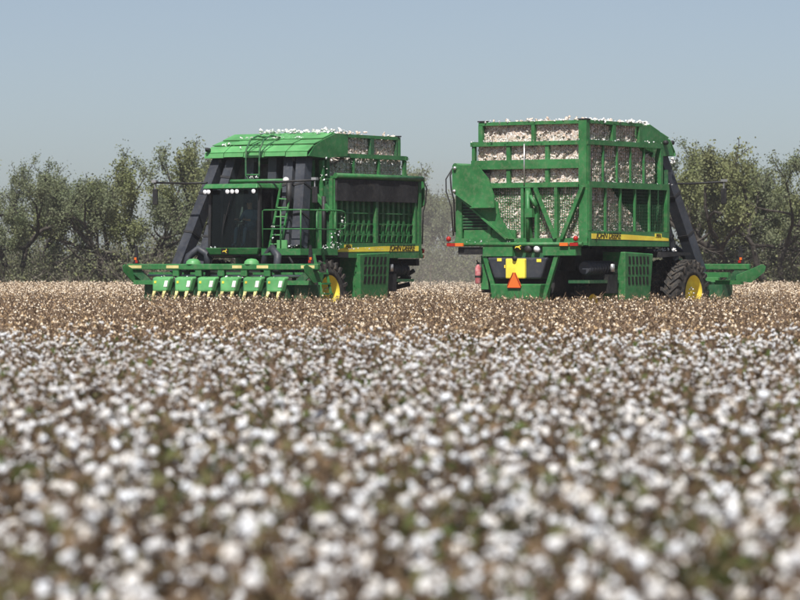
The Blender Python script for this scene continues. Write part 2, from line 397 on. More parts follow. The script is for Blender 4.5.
def make_picker(root_loc, rz, dz, kz, label, lip, front_view):
    root = empty('cotton_picker', root_loc, rz)
    tag(root, label, 'cotton picker', 'cotton pickers working in the field')
    R_ = random.Random(5)
    def P(name, mats, build, parent=root, bevel=0.0):
        m = MB(); build(m); return m.build(name, mats, parent, bevel)
    def bx(name, mats, *a, parent=root, bevel=0.0): return P(name, mats, lambda m: m.box(*a), parent, bevel)
    def br(name, mats, a, b, w, h=None, parent=root): return P(name, mats, lambda m: m.bar(a, b, w, h), parent)

    # ---- chassis and running gear
    bx('chassis', 'black', -0.85, 0.85, -4.9, 1.1, 0.95, 1.55)
    bx('engine_block', 'black', -1.15, 1.15, -4.3, -0.95, 1.55, 2.12 + dz * .3)
    bx('axle', 'black', -1.6, 1.6, -0.18, 0.18, 0.78, 1.1)
    bx('axle', 'black', -1.2, 1.2, -4.02, -3.78, 0.5, 0.76)
    for s in (1, -1):
        make_wheel(root, s * 2.40, 0.52, 0.0, 0.925, 0.50, s)
        make_wheel(root, s * 1.72, 0.50, 0.0, 0.925, 0.50, s)
        make_wheel(root, s * 1.45, 0.36, -3.9, 0.62, 0.31, s, lugs=16, dish=.08)
        # side machinery under the basket: cooler hose stack, filter cans, dark brackets
        def coil(m, s=s):
            for i in range(9):
                y = -4.75 + i * .15
                m.lathe([(-.03 + y, .17), (y, .20), (.03 + y, .17)], 'y', (s * 1.72, 0, 1.62 + dz * .2), 14)
            m.tube([(s * 1.72, -4.85, 1.62 + dz * .2), (s * 1.72, -3.45, 1.62 + dz * .2)], .165, 12)
        if s > 0 or front_view: P('ribbed_air_hose', 'duct', coil)
        if s > 0 or front_view: bx('hose_tray', 'darkgreen', s * 1.3, s * 1.95, -4.95, -3.4, 1.22, 1.30)
        P('oil_filter', 'steel', lambda m, s=s: m.lathe([(-.1, .001), (-.1, .065), (.1, .065), (.11, .03), (.11, .001)], 'z', (s * 1.95, -3.75, 1.62), 14))
        bx('battery_box', 'black', s * 1.2, s * 1.97, -4.0, -3.5, .95, 1.45)
        def slots(m, s=s):
            for i in range(4): m.box(s * 1.86, s * 1.93, -3.66, -3.42, 1.05 + i * .21, 1.16 + i * .21)
        P('step_louvres', 'black', slots)
        # engine screen: green box with rows of slanted slots
        ep = P('engine_side_panel', 'green', lambda m, s=s: m.hexa(
            [(s * 1.45, -3.4, .55), (s * 1.45, -1.9, .55), (s * 2.10, -1.98, .55), (s * 2.10, -3.32, .55)],
            [(s * 1.45, -3.4, 2.05), (s * 1.45, -1.85, 2.05), (s * 2.15, -1.85, 2.0), (s * 2.15, -3.4, 2.05)]), bevel=.025)
        for r in range(3):
            for c in range(6):
                y0 = -3.18 + c * .20; z0 = 1.18 + r * .27; sh = .04
                z1 = z0 + .21
                xa = s * (2.10 + .05 * (z0 - .55) / 1.5); xb = s * (2.10 + .05 * (z1 - .55) / 1.5)
                P('slot', 'ink', lambda m: m.hexa([(xa - s * .02, y0, z0), (xa - s * .02, y0 + .11, z0), (xa + s * .008, y0 + .11, z0), (xa + s * .008, y0, z0)],
                                                    [(xb - s * .02, y0 - sh, z1), (xb - s * .02, y0 + .11 - sh, z1), (xb + s * .008, y0 + .11 - sh, z1), (xb + s * .008, y0 - sh, z1)]), ep)
        # fender/support dark arches above wheel
        P('wheel_guard', 'black', lambda m, s=s: m.hexa([(s * 1.15, -1.35, 1.9), (s * 1.15, .35, 1.98), (s * 2.1, .35, 1.98), (s * 2.1, -1.35, 1.9)],
                                                       [(s * 1.15, -1.35, 2.06), (s * 1.15, .35, 2.06), (s * 2.1, .35, 2.04), (s * 2.1, -1.35, 2.06)]))
    # rear hitch clutter on vehicle left
    for (a, b, r) in () if not front_view else (((-1.5, -4.3, 1.9), (-1.75, -5.0, 1.3), .09), ((-1.3, -5.0, 1.2), (-1.8, -5.2, 1.55), .06), ((-1.2, -4.7, 1.0), (-1.6, -5.25, 1.15), .07),
                      ((-1.0, -4.4, 1.7), (-1.5, -5.0, 1.7), .11)):
        P('steering_linkage', 'black', lambda m: m.tube([a, b], r, 8))

    # ---- basket ------------------------------------------------------------
    XL, XR, YB, YF = -2.05, 2.05, -5.15, -0.77
    z = lambda v: zmap(v, dz, kz)
    def rail(name, a, b, w=.1, h=.12, mats='green', parent=root): return br(name, mats, (a[0], a[1], z(a[2])), (b[0], b[1], z(b[2])), w, h, parent)
    # floor and bottom skirts
    bx('basket_floor', 'darkgreen', XL + .08, XR - .08, YB + .1, YF - .08, z(2.25), z(2.33))
    for s in (1, -1):
        x = s * 2.05
        sk = bx('basket_skirt', 'green', x - s * .09, x, YB, YF, z(2.2), z(2.62))
        # tapering yellow stripe with the maker's name
        st = P('stripe', 'yellow', lambda m, s=s, x=x: m.prism([(YB + .12, 2.40), (YF - .05, 2.36), (YF - .05, 2.435), (YF - .45, 2.47), (YB + 1.9, 2.53), (YB + .12, 2.545)],
                                                              lambda u, v, w: (x + s * (w - .002), u, z(v)), .010), sk)
        rot = (math.radians(90), 0, math.radians(90 * s))
        lettering('JOHN DEERE', .23, sk, (x + s * .012, YB + 1.0, z(2.485)), rot, 'ink', 1.0, .25)
        P('number_plate', 'yellow', lambda m, s=s, x=x: m.box(x, x + s * .008, YF - .82, YF - .45, z(2.44), z(2.57)), sk)
        lettering('9976', .13, sk, (x + s * .012, YF - .635, z(2.505)), rot, 'ink', 1.0, .2, name='model_number')
    bx('basket_skirt', 'green', XL + .09, XR - .09, YF - .09, YF, z(2.2), z(2.62))
    # vehicle right side, lower tier: posts, bars and wire screen
    x = XR
    rail('basket_post', (x - .06, YB + .06, 2.62), (x - .06, YB + .06, 3.86), .13, .14)
    rail('basket_post', (x - .06, YF - .06, 2.62), (x - .06, YF - .06, 3.86), .13, .13)
    rail('basket_rail', (x - .06, YB, 3.90), (x - .06, YF, 3.90), .12, .16)
    for i in range(4):
        y = YB + .95 + i * .80
        rail('basket_bar', (x - .06, y, 2.62), (x - .06, y, 3.83), .06, .06)
    P('wire_screen', 'darkgreen', lambda m: wire_mesh(m, lambda u, v: (x - .10, u, z(v)), YB + .15, YF - .13, 2.64, 3.82, .09, .09, .008))
    # vehicle right side, middle tier
    xm = 2.0; yfm = YF - .35
    rail('basket_post', (xm - .05, YB + .08, 3.98), (xm - .05, YB + .08, 5.02), .11, .12)
    rail('basket_post', (xm - .05, yfm, 3.98), (xm - .05, yfm, 5.02), .12, .12)
    rail('basket_rail', (xm - .05, YB, 5.07), (xm - .05, yfm + .06, 5.07), .12, .13)
    for i in range(4):
        y = YB + .90 + i * .74
        rail('basket_bar', (xm - .05, y, 3.98), (xm - .05, y, 5.0), .05, .05)
    P('wire_screen', 'darkgreen', lambda m: wire_mesh(m, lambda u, v: (xm - .09, u, z(v)), YB + .15, yfm, 3.98, 5.0, .10, .10, .007))
    # top tier, right side
    xt = 1.97; yft = -2.2
    for y in (YB + .1, YB + 1.5, yft): rail('basket_post', (xt - .06, y, 5.13), (xt - .06, y, 5.62), .10, .16)
    rail('basket_rail', (xt - .06, YB + .05, 5.64), (xt - .06, yft + .05, 5.64), .1, .09)
    P('wire_screen', 'darkgreen', lambda m: wire_mesh(m, lambda u, v: (xt - .10, u, z(v)), YB + .15, yft, 5.12, 5.6, .12, .12, .006))
    # vehicle left side: inset upper tiers
    xl = -1.36
    for y in (YB + .1, YB + 1.45, yft): rail('basket_post', (xl + .06, y, 5.13), (xl + .06, y, 5.62), .10, .16, 'darkgreen')
    rail('basket_rail', (xl + .06, YB + .05, 5.64), (xl + .06, yft + .05, 5.64), .1, .09)
    P('wire_screen', 'darkgreen', lambda m: wire_mesh(m, lambda u, v: (xl + .10, u, z(v)), YB + .15, yft, 5.12, 5.6, .17, .17, .005))
    xl = -1.57
    for y in (YB + .08, YB + 1.4, YB + 2.7): rail('basket_post', (xl + .05, y, 4.3), (xl + .05, y, 5.02), .07, .08)
    rail('basket_post', (xl + .05, yfm, 3.98), (xl + .05, yfm, 5.02), .12, .14)
    rail('basket_rail', (xl + .05, YB, 5.07), (xl + .05, yfm + .06, 5.07), .11, .12)
    P('wire_screen', 'darkgreen', lambda m: wire_mesh(m, lambda u, v: (xl + .09, u, z(v)), YB + .15, yfm, 4.3, 5.0, .17, .17, .005))
    # vehicle left side, lower: ribbed doors, black tarp, roller tube
    x = XL
    bx('door_backing', 'darkgreen', x + .20, x + .24, YB + .15, YF - .1, z(2.62), z(4.42))
    for k, (y0, y1) in enumerate(((YB + .30, YB + 2.18), (YB + 2.36, YF - .1))):
        n = 7
        for i in range(n):
            y = y0 + (y1 - y0) * (i + .5) / n
            bx('door_rib', 'green', x + .12, x + .2, y - .055, y + .055, z(2.64), z(3.80))
        for zz in (2.85, 3.15, 3.45): rail('door_rod', (x + .09, y0, zz), (x + .09, y1, zz), .028, .028)
    for y in (YB + .24, YB + 2.27, YF - .05, YB + .06): rail('basket_post', (x + .06, y, 2.62), (x + .06, y, 4.4), .10, .10)
    P('side_tarp', 'tarp', lambda m: [m.hexa([(x - .01 - .03 * math.sin(i * 1.9), YB + .2 + i * .52, z(3.78)), (x - .01 - .03 * math.sin((i + 1) * 1.9), YB + .72 + i * .52, z(3.78)), (x + .03, YB + .72 + i * .52, z(3.78)), (x + .03, YB + .2 + i * .52, z(3.78))],
                                             [(x - .05, YB + .2 + i * .52, z(4.38)), (x - .05, YB + .72 + i * .52, z(4.38)), (x + .03, YB + .72 + i * .52, z(4.38)), (x + .03, YB + .2 + i * .52, z(4.38))]) for i in range(8)])
    P('roller_tube', 'green', lambda m: m.tube([(x - .02, YB - .05, z(4.47)), (x - .02, YF + .02, z(4.47))], .075, 12))
    rail('basket_rail', (x + .1, YB, 4.42), (x + .1, YF, 4.42), .14, .1)
    P('crank_hose', 'black', lambda m: m.tube([(x - .05, YB - .05, z(4.45)), (x - .10, YB - .16, z(4.2)), (x - .06, YB - .17, z(3.8)), (x - .02, YB - .1, z(3.5)), (x, YB - .08, z(2.6))], .022, 6))
    if not front_view: P('crank_hose', 'black', lambda m: m.tube([(x - .12, YB - .02, z(4.40)), (x - .26, YB - .12, z(4.1)), (x - .24, YB - .14, z(3.75)), (x - .1, YB - .1, z(3.3)), (x - .05, YB - .08, z(2.5))], .020, 6))
    P('shoulder_deck', 'darkgreen', lambda m: m.hexa([(x + .1, YB + .1, z(4.36)), (-1.5, YB + .1, z(4.36)), (-1.5, YF, z(4.36)), (x + .1, YF, z(4.36))],
                                                    [(x + .1, YB + .1, z(4.40)), (-1.5, YB + .1, z(4.40)), (-1.5, YF, z(4.40)), (x + .1, YF, z(4.40))]))
    # front wall of basket
    bx('basket_front', 'darkgreen', XL + .02, XR - .02, YF - .06, YF - .02, z(2.62), z(4.40))
    bx('basket_front', 'darkgreen', -1.55, 1.98, yfm - .02, yfm + .02, z(4.40), z(5.08))
    for xx in (-1.95, -1.62, -1.30): rail('basket_post', (xx, YF + .02, 2.3), (xx, YF + .02, 4.9 if xx > -1.7 else 4.4), .11, .1)
    rail('lift_strut', (-1.92, YF + .1, 3.5), (-1.40, YF + .1, 4.0), .10, .12)
    P('lift_cylinder', 'black', lambda m: m.tube([(-1.75, YF + .12, z(2.5)), (-1.75, YF + .12, z(3.9))], .06, 10))
    # rear wall
    y = YB
    rail('basket_rail', (-1.36, y + .05, 5.63), (1.97, y + .05, 5.63), .1, .09)
    for xx in (-1.30, .33): rail('basket_post', (xx, y + .05, 5.12), (xx, y + .05, 5.6), .13 if xx < 0 else .10, .1)
    rail('basket_post', (1.86, y + .03, 3.9), (1.86, y + .03, 5.68), .24, .12)
    bx('corner_cap', 'black', 1.72, 2.0, y - .04, y + .16, z(5.685), z(5.72))
    bx('corner_cap', 'black', -1.38, -1.1, y - .02, y + .14, z(5.685), z(5.72))
    rail('basket_rail', (-1.60, y + .03, 5.06), (1.74, y + .03, 5.06), .12, .11)
    rail('basket_rail', (-1.57, y + .01, 4.48), (1.74, y + .01, 4.48), .10, .24)
    rail('basket_rail', (-1.60, y + .02, 3.90), (1.74, y + .02, 3.90), .14, .13)
    for xx in (-1.52, -.43, .76): rail('basket_post', (xx, y + .04, 3.97), (xx, y + .04, 5.0), .11 if xx > -1 else .09, .09)
    P('lift_rod', 'steel', lambda m: m.tube([(.10, y - .06, z(3.9)), (.10, y - .06, z(5.05))], .02, 8))
    # lower rear: mesh panels, posts, diagonals
    P('wire_screen', 'green', lambda m: wire_mesh(m, lambda u, v: (u, y + .08, z(v)), -1.0, 1.75, 2.62, 3.86, .07, .07, .011))
    for xx, w in ((-1.0, .1), (.02, .08), (.20, .16), (.45, .08), (1.05, .09)): rail('basket_post', (xx, y + .02, 2.4), (xx, y + .02, 3.84), w, .12)
    rail('basket_post', (1.90, y + .02, 2.3), (1.90, y + .02, 3.9), .26, .14)
    rail('basket_post', (-1.95, y + .02, 2.3), (-1.95, y + .02, 4.45), .19, .14)
    rail('strut', (.46, y - .10, 3.82), (1.08, y - .10, 2.40), .09, .08)
    rail('strut', (1.92, y - .10, 3.85), (1.28, y - .10, 2.40), .12, .10)
    P('lift_cylinder', 'green', lambda m: (m.tube([(.25, y - .12, z(2.4)), (.25, y - .12, z(3.75))], .055, 10), m.box(.2, .42, y - .2, y - .05, z(3.0), z(3.25)), m.tube([(.5, y - .12, z(3.3)), (.32, y - .12, z(3.6))], .05, 8)))
    bx('rear_sill', 'green', XL, XR - .02, y - .08, y + .08, z(2.22), z(2.42))
    bx('rear_lower_panel', 'green', -1.8, -.2, y - .02, y + .05, z(2.42), z(2.66))
    bx('louvre_backing', 'black', -1.84, -1.02, y + .02, y + .06, z(2.66), z(4.4))
    for i in range(9): bx('louvre', 'darkgreen', -1.84, -.95, y - .03, y + .015, z(2.70 + i * .085), z(2.745 + i * .085))
    # swinging end plate and the diagonal chute under it
    P('end_plate', 'green', lambda m: m.prism([(-2.0, 4.47), (-1.22, 4.47), (-.87, 4.08), (-.70, 3.60), (-.68, 3.30), (-1.37, 3.30), (-2.0, 3.72)],
                                             lambda u, v, w: (u, y - .30 + w, z(v)), .05))
    bx('end_plate_lip', 'green', -1.40, -.66, y - .36, y - .25, z(3.27), z(3.30))
    P('chute_plate', 'green', lambda m: m.prism([(-1.70, 3.46), (-.70, 3.46), (-.60, 3.0), (-.18, 2.40), (-.42, 2.40)], lambda u, v, w: (u, y - .14 + w, z(v)), .04))
    rail('chute_edge', (-1.90, y - .17, 3.60), (-.38, y - .17, 2.40), .05, .05)
    for (bx_, bz) in ((-1.9, 4.4), (-1.92, 3.75)):
        P('pivot_bolt', 'steel', lambda m: m.lathe([(0, .001), (0, .045), (.05, .045)], 'y', (bx_, y - .36, z(bz)), 10))
    # rear crossbar with lamps
    cb = P('rear_crossbar', 'green', lambda m: m.tube([(-2.2 + (.2 if front_view else 0), y - .18, z(2.25)), (1.95, y - .18, z(2.25))], .055, 8))
    bx('lamp_bracket', 'black', -1.9, -1.1, y - .16, y, z(1.98), z(2.18))
    bx('hitch_box', 'green', -1.10, -.18, y - .20, y + .1, z(1.93), z(2.28))
    bx('hitch_box', 'green', .75, 1.75, y - .20, y + .1, z(1.95), z(2.20))
    bx('hitch_plate', 'darkgreen', -.18, .75, y - .10, y + .1, z(1.9), z(2.3))
    for s in (-1, 1):
        c0 = -1.93 if s < 0 else 1.30
        bx('turn_lamp', 'orange', c0, c0 + .25, y - .27, y - .22, z(2.20), z(2.29), parent=cb)
        c1 = (-2.0 if front_view else -2.2) if s < 0 else 1.60
        bx('side_reflector', 'red', c1, c1 + .25, y - .26, y - .22, z(2.20), z(2.29), parent=cb)
        P('tail_lamp', 'red', lambda m: m.lathe([(-.07, .001), (-.05, .06), (.03, .07), (.07, .03), (.08, .001)], 'z', ((-1.95 if front_view else -2.15) if s < 0 else 1.78, y - .24, z(2.40)), 10), cb)
    lp = P('logo_plate', 'ink', lambda m: m.lathe([(y - .215, .001), (y - .215, .12), (y - .2, .13)], 'y', (0.0, 0, z(2.17)), 20))
    P('deer_emblem', 'yellow', lambda m: deer(m, lambda u, v, w: (u, y - .218 - w, z(2.17) + v), .15), lp)
    P('work_lamp', 'black', lambda m: m.lathe([(-.12, .001), (-.12, .09), (.02, .1), (.08, .04)], 'y', (.30, y - .12, z(2.12)), 14))
    P('work_lamp', 'lens', lambda m: m.lathe([(-.10, .001), (-.09, .08), (.02, .09), (.08, .04)], 'y', (.56, y - .12, z(2.12)), 14))
    # rear tank, yellow tool box, hazard triangle, ballast
    P('rear_tank', 'duct', lambda m: m.hexa([(-.72, y - .25, 1.33), (.72, y - .25, 1.33), (.72, y + .6, 1.33), (-.72, y + .6, 1.33)],
                                            [(-.95, y - .25, 1.9), (.92, y - .25, 1.9), (.92, y + .6, 1.9), (-.95, y + .6, 1.9)]), bevel=.05)
    tb = P('tool_box', 'yellow', lambda m: m.box(-.30, .29, y - .36, y - .24, 1.34, 1.87), bevel=.03)
    P('tool_box_latch', 'black', lambda m: m.lathe([(y - .42, .001), (y - .42, .06), (y - .36, .07)], 'y', (0, 0, 1.87), 12), tb)
    for (a, b) in (((-.62, 1.80), (-.48, 1.88)), ((-.40, 1.62), (-.36, 1.70)), ((.60, 1.78), (.74, 1.86))):
        bx('warning_label', 'yellow', a[0], b[0], y - .258, y - .252, a[1], b[1])
    tri = P('hazard_triangle', 'orange', lambda m: m.prism([(-.20, 1.10), (.20, 1.10), (.215, 1.15), (.035, 1.50), (-.035, 1.50), (-.215, 1.15)], lambda u, v, w: (u, y - .41 + w, v), .02))
    P('triangle_border', 'red', lambda m: [m.bar(a, b, .03, .012) for a, b in (((-.2, y - .415, 1.1), (.2, y - .415, 1.1)), ((.21, y - .415, 1.14), (.03, y - .415, 1.5)), ((-.21, y - .415, 1.14), (-.03, y - .415, 1.5)))], tri)
    br('support_strut', 'green', (-1.08, y - .12, 1.98), (-.66, y - .12, .7), .10, .12)
    br('support_strut', 'green', (1.16, y - .12, 1.98), (.72, y - .12, .7), .10, .12)
    P('ballast', 'green', lambda m: m.hexa([(-.70, y - .38, .62), (.70, y - .38, .62), (.70, y + .2, .62), (-.70, y + .2, .62)],
                                           [(-.78, y - .38, 1.20), (.80, y - .38, 1.20), (.80, y + .2, 1.20), (-.78, y + .2, 1.20)]), bevel=.03)
    bx('ballast_lip', 'green', -.74, .76, y - .44, y - .38, .80, .86)
    bx('side_frame', 'green', -1.28, -1.05, y + .0, y + .25, 1.05, 1.95)

    # ---- hood over the duct mouths
    hp = [(-1.85, 5.66), (-1.25, 5.66), (-.65, 5.47), (-.20, 5.28), (.08, lip), (-.75, lip - .04), (-1.85, 5.05)]
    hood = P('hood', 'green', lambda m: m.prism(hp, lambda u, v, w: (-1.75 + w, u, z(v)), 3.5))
    # fascia and upper panels as separate sheets
    edges = [(-1.75, -1.02), (-1.02, -.30), (-.30, .40), (.40, 1.08), (1.08, 1.75)]
    def sheet(p0, p1, off, x0, x1, name='hood_panel'):
        (ya, za), (yb, zb) = p0, p1; d = Vector((0, yb - ya, zb - za)).normalized(); nrm = Vector((0, -d.z, d.y))
        if nrm.z < 0: nrm = -nrm
        a = Vector((0, ya, z(za))) + nrm * off; b = Vector((0, yb, z(zb))) + nrm * off; t = nrm * .025
        def f(m):
            q = [Vector((x0, *a.yz)), Vector((x1, *a.yz)), Vector((x1, *b.yz)), Vector((x0, *b.yz))]
            m.hexa([v_ - t for v_ in q], [v_ for v_ in q])
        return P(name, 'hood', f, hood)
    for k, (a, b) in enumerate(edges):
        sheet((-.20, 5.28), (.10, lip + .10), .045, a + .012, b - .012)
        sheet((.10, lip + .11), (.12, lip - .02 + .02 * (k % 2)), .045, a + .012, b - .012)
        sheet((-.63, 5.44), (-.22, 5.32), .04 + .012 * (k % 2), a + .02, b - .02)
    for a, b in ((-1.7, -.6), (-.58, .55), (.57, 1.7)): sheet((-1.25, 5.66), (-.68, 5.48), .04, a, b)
    for xx in (-1.2, .1, 1.3): bx('hood_bracket', 'black', xx - .05, xx + .05, -.1, .02, z(lip - .14), z(lip - .04), parent=hood)
    P('hood_lamp', 'black', lambda m: m.lathe([(-.09, .001), (-.09, .055), (.03, .065), (.08, .02)], 'y', (1.62, .18, z(5.22)), 12), hood)
    P('hood_lamp', 'black', lambda m: m.lathe([(-.09, .001), (-.09, .055), (.03, .065), (.08, .02)], 'y', (1.80, -.5, z(5.20)), 12), hood)
    # duct room behind
    bx('duct_screen', 'lining', -1.25, 1.7, -.75, -.70, z(2.7), z(4.82))

    # ---- air ducts from the header up into the hood
    def duct(pts, w, h):
        def f(m):
            for (a, b) in zip(pts[:-1], pts[1:]):
                m.bar(a, b, w, h, up=(1, 0, 0))
        d = P('air_duct', 'duct', f)
        for (p, q) in zip(pts[:-1], pts[1:]):
            for t in (.33, .66):
                c = Vector(p).lerp(Vector(q), t); dd = (Vector(q) - Vector(p)).normalized() * .03
                P('duct_collar', 'black', lambda m: m.bar(c - dd, c + dd, w + .035, h + .035, up=(1, 0, 0)), d)
    for s in (1, -1):
        duct([(s * 1.45, -.25, z(lip)), (1.90, 1.25, 1.45)] if s > 0 else [(-1.38, -.25, z(lip)), (-1.98, .88, 2.16)], .36, .30)
        duct([(s * 1.00, -.28, z(lip)), (s * 1.22, .35, 2.9), (s * 1.25, 1.0, 1.5)] if s > 0 else [(-.93, -.28, z(lip)), (-1.48, .75, 2.16)], .31, .30)
        duct([(s * .38, -.30, z(lip)), (s * .42, -.10, 2.3)], .32, .28)
        P('suction_hose', 'duct', lambda m: m.tube([(s * 1.55, 1.35, 1.5), (s * 1.5, 1.2, 1.95), (s * 1.25, 1.1, 2.15), (s * 1.0, 1.05, 2.0), (s * .95, 1.1, 1.6)], .11, 10))

    # ---- cab
    cab = empty('cab', (0, 0, 0)); cab.parent = root
    y0, y1 = -.02, 1.12
    bx('cab_floor', 'black', -.86, .86, y0, y1 + .03, 1.95, 2.16, parent=cab)
    bx('cab_rear_wall', 'lining', -.80, .80, y0, y0 + .06, 2.16, 2.75, parent=cab)
    bx('rear_window', 'glass', -.80, .80, y0 + .02, y0 + .03, 2.76, 3.78, parent=cab)
    for s in (1, -1):
        P('cab_pillar', 'black', lambda m: m.bar((s * .83, y1 + .03, 2.1), (s * .83, y1 - .02, 3.80), .08, .08), cab)
        P('cab_pillar', 'black', lambda m: m.bar((s * .84, y0 + .06, 2.1), (s * .84, y0 + .06, 3.80), .1, .1), cab)
        P('cab_pillar', 'black', lambda m: m.bar((s * .84, .55, 2.16), (s * .84, .55, 3.80), .05, .06), cab)
        bx('side_window', 'glass', s * .845, s * .855, y0 + .12, y1 - .05, 2.18, 3.78, parent=cab)
    P('windscreen', 'glass', lambda m: m.hexa([(-.79, y1 + .03, 2.18), (.79, y1 + .03, 2.18), (.79, y1 + .04, 2.18), (-.79, y1 + .04, 2.18)],
                                              [(-.79, y1 - .02, 3.79), (.79, y1 - .02, 3.79), (.79, y1 - .01, 3.79), (-.79, y1 - .01, 3.79)]), cab)
    sill = P('front_sill', 'green', lambda m: m.hexa([(-.80, .9, 1.96), (.80, .9, 1.96), (.80, 1.20, 1.99), (-.80, 1.20, 1.99)],
                                                     [(-.90, .9, 2.17), (.90, .9, 2.17), (.90, 1.27, 2.17), (-.90, 1.27, 2.17)]), cab, bevel=.015)
    bdg = bx('badge', 'ink', .12, .36, 1.262, 1.272, 2.0, 2.16, parent=cab)
    bdg.parent = root
    P('deer_emblem', 'yellow', lambda m: deer(m, lambda u, v, w: (.24 - u, 1.273 + w, 2.075 + v), .12), bdg)
    roof = P('cab_roof', 'green', lambda m: m.hexa([(-.93, y0 - .05, 3.80), (.93, y0 - .05, 3.80), (.93, 1.38, 3.80), (-.93, 1.38, 3.80)],
                                                   [(-.88, y0, 3.95), (.88, y0, 3.95), (.88, 1.30, 3.93), (-.88, 1.30, 3.93)]), cab, bevel=.03)
    P('roof_bar', 'green', lambda m: m.tube([(-1.25, .55, 4.02), (.55, .55, 4.02)], .05, 8), cab)
    for i, xx in enumerate((.86, .74, .10, -.06, -.22, -.78)):
        P('headlamp', ['black', 'lens'], lambda m: (m.lathe([(1.2, .001), (1.2, .045), (1.34, .07)], 'y', (xx, 0, 3.72), 14, 0),
                                                   m.lathe([(1.335, .066), (1.345, .05), (1.348, .001)], 'y', (xx, 0, 3.72), 14, 1)), cab)
    P('wiper', 'black', lambda m: (m.bar((.05, 1.18, 3.70), (.35, 1.18, 2.75), .02), m.bar((.38, 1.185, 2.55), (.30, 1.185, 3.1), .02)), cab)
    seat = bx('driver_seat', 'ink', -.28, .28, .22, .62, 2.50, 2.64, parent=cab)
    seat2 = bx('seat_back', 'ink', -.26, .26, .14, .24, 2.60, 3.25, parent=cab)
    bx('seat_pedestal', 'black', -.18, .18, .28, .56, 2.16, 2.5, parent=cab)
    P('steering_column', 'black', lambda m: (m.tube([(0, .98, 2.16), (0, .84, 2.82)], .045, 8), m.lathe([(0, .17), (.02, .185), (.04, .17), (.02, .155)], 'z', (0, .82, 2.84), 18, closed=True)), cab)
    bx('side_console', 'black', -.62, -.36, .3, .95, 2.45, 2.66, parent=cab)
    # mirrors on long arms
    for s in (1, -1):
        ma = P('mirror_arm', 'black', lambda m: m.tube([(s * .85, 1.25, 3.97), (s * 1.6, 1.25, 3.96), (s * 2.72, 1.2, 4.00)], .030, 8))
        P('mirror', 'black', lambda m: m.box(s * 2.62, s * 2.78, 1.14, 1.20, 3.38, 3.82), ma, bevel=.015)
        P('mirror_bracket', 'steel', lambda m: (m.bar((s * 2.70, 1.17, 4.0), (s * 2.70, 1.17, 3.8), .03), m.box(s * 2.63, s * 2.78, 1.12, 1.24, 4.0, 4.07)), ma)
    # ---- service deck, rails and ladders on the vehicle's left
    bx('service_deck', 'green', -2.22, -.92, -.65, 1.16, 1.97, 2.15)
    bx('kick_plate', 'hood', -1.75, -1.42, 1.10, 1.14, 2.15, 2.38)
    hr = P('handrail', 'green', lambda m: m.tube([(-.95, 1.14, 2.15), (-.95, 1.14, 3.18), (-1.0, 1.14, 3.2), (-2.15, 1.14, 3.2), (-2.2, 1.09, 3.2), (-2.2, -.80, 3.2), (-2.2, -.98, 3.17), (-2.2, -1.05, 3.08), (-2.2, -1.05, 2.80), (-2.2, -.98, 2.70), (-2.2, -.8, 2.68), (-2.2, -.55, 2.68)], .022, 6))
    P('midrail', 'green', lambda m: m.tube([(-.95, 1.14, 2.68), (-2.15, 1.14, 2.68), (-2.2, 1.09, 2.68), (-2.2, -.55, 2.68)], .02, 6), hr)
    for (xx, yy) in ((-2.2, 1.12), (-2.2, .35), (-2.2, -.55), (-1.55, 1.14)):
        P('rail_post', 'green', lambda m: m.tube([(xx, yy, 2.15), (xx, yy, 3.2)], .022, 6), hr)
    ld = empty('cab_ladder', (0, 0, 0)); ld.parent = root
    A = [((-1.08, 1.02, 2.15), (-1.20, .62, 3.95)), ((-1.46, 1.02, 2.15), (-1.48, .62, 3.5))]
    for a, b in A: P('ladder_rail', 'green', lambda m: m.bar(a, b, .05, .04), ld)
    for i in range(6):
        t0 = (i + .5) / 6; zz = 2.15 + t0 * 1.5
        p = Vector(A[0][0]).lerp(Vector(A[0][1]), (zz - 2.15) / 1.8); q = Vector(A[1][0]).lerp(Vector(A[1][1]), min(1, (zz - 2.15) / 1.35))
        P('rung', 'hood', lambda m: m.bar(p, q, .035, .03), ld)
    P('deck_lamp', 'white', lambda m: m.lathe([(-.1, .001), (-.1, .07), (.03, .09), (.08, .05), (.09, .001)], 'z', (-1.35, .6, 4.02), 12))
    P('exhaust_can', 'black', lambda m: m.tube([(-1.45, .6, 3.2), (-1.45, .6, 3.95)], .08, 12))
    # ladder hooped over the hood
    hl = empty('hood_ladder', (0, 0, 0)); hl.parent = root
    for xx in (.24, -.22):
        P('ladder_rail', 'darkgreen', lambda m: m.tube([(xx, -.75, z(5.55)), (xx, -.3, z(5.60)), (xx, .05, z(5.48)), (xx, .24, z(5.2)), (xx, .27, z(4.9)), (xx, .27, z(4.48)), (xx * .55, .27, z(4.34))], .026, 7), hl)
        P('ladder_brace', 'darkgreen', lambda m: m.tube([(xx, .25, z(5.0)), (xx - .06, .1, z(5.25)), (xx - .2, -.15, z(5.42))], .014, 6), hl)
    for (yy, zz) in ((.27, 4.34), (.27, 4.50), (.245, 5.15), (.02, 5.50), (-.45, 5.58)):
        P('rung', 'green', lambda m: m.tube([(.24 if zz > 4.4 else .13, yy, z(zz)), (-.22 if zz > 4.4 else -.12, yy, z(zz))], .02, 6), hl)
    # access ladder by the front wheel
    al = empty('access_ladder', (0, 0, 0)); al.parent = root
    for yy in (.10, .55): P('ladder_rail', 'green', lambda m: m.bar((-2.24, yy, 2.0), (-2.56, yy + .05, .8), .06, .05), al)
    for i in range(4):
        zz = 1.75 - i * .28; xx = -2.24 - (2.0 - zz) * .267
        P('rung', 'green', lambda m: m.box(xx - .06, xx + .06, .12, .57, zz - .025, zz + .025), al)

    # ---- picking header
    hb = bx('header_beam', 'green', -3.22, 3.22, 1.66, 1.80, 1.57, 1.73, bevel=.02)
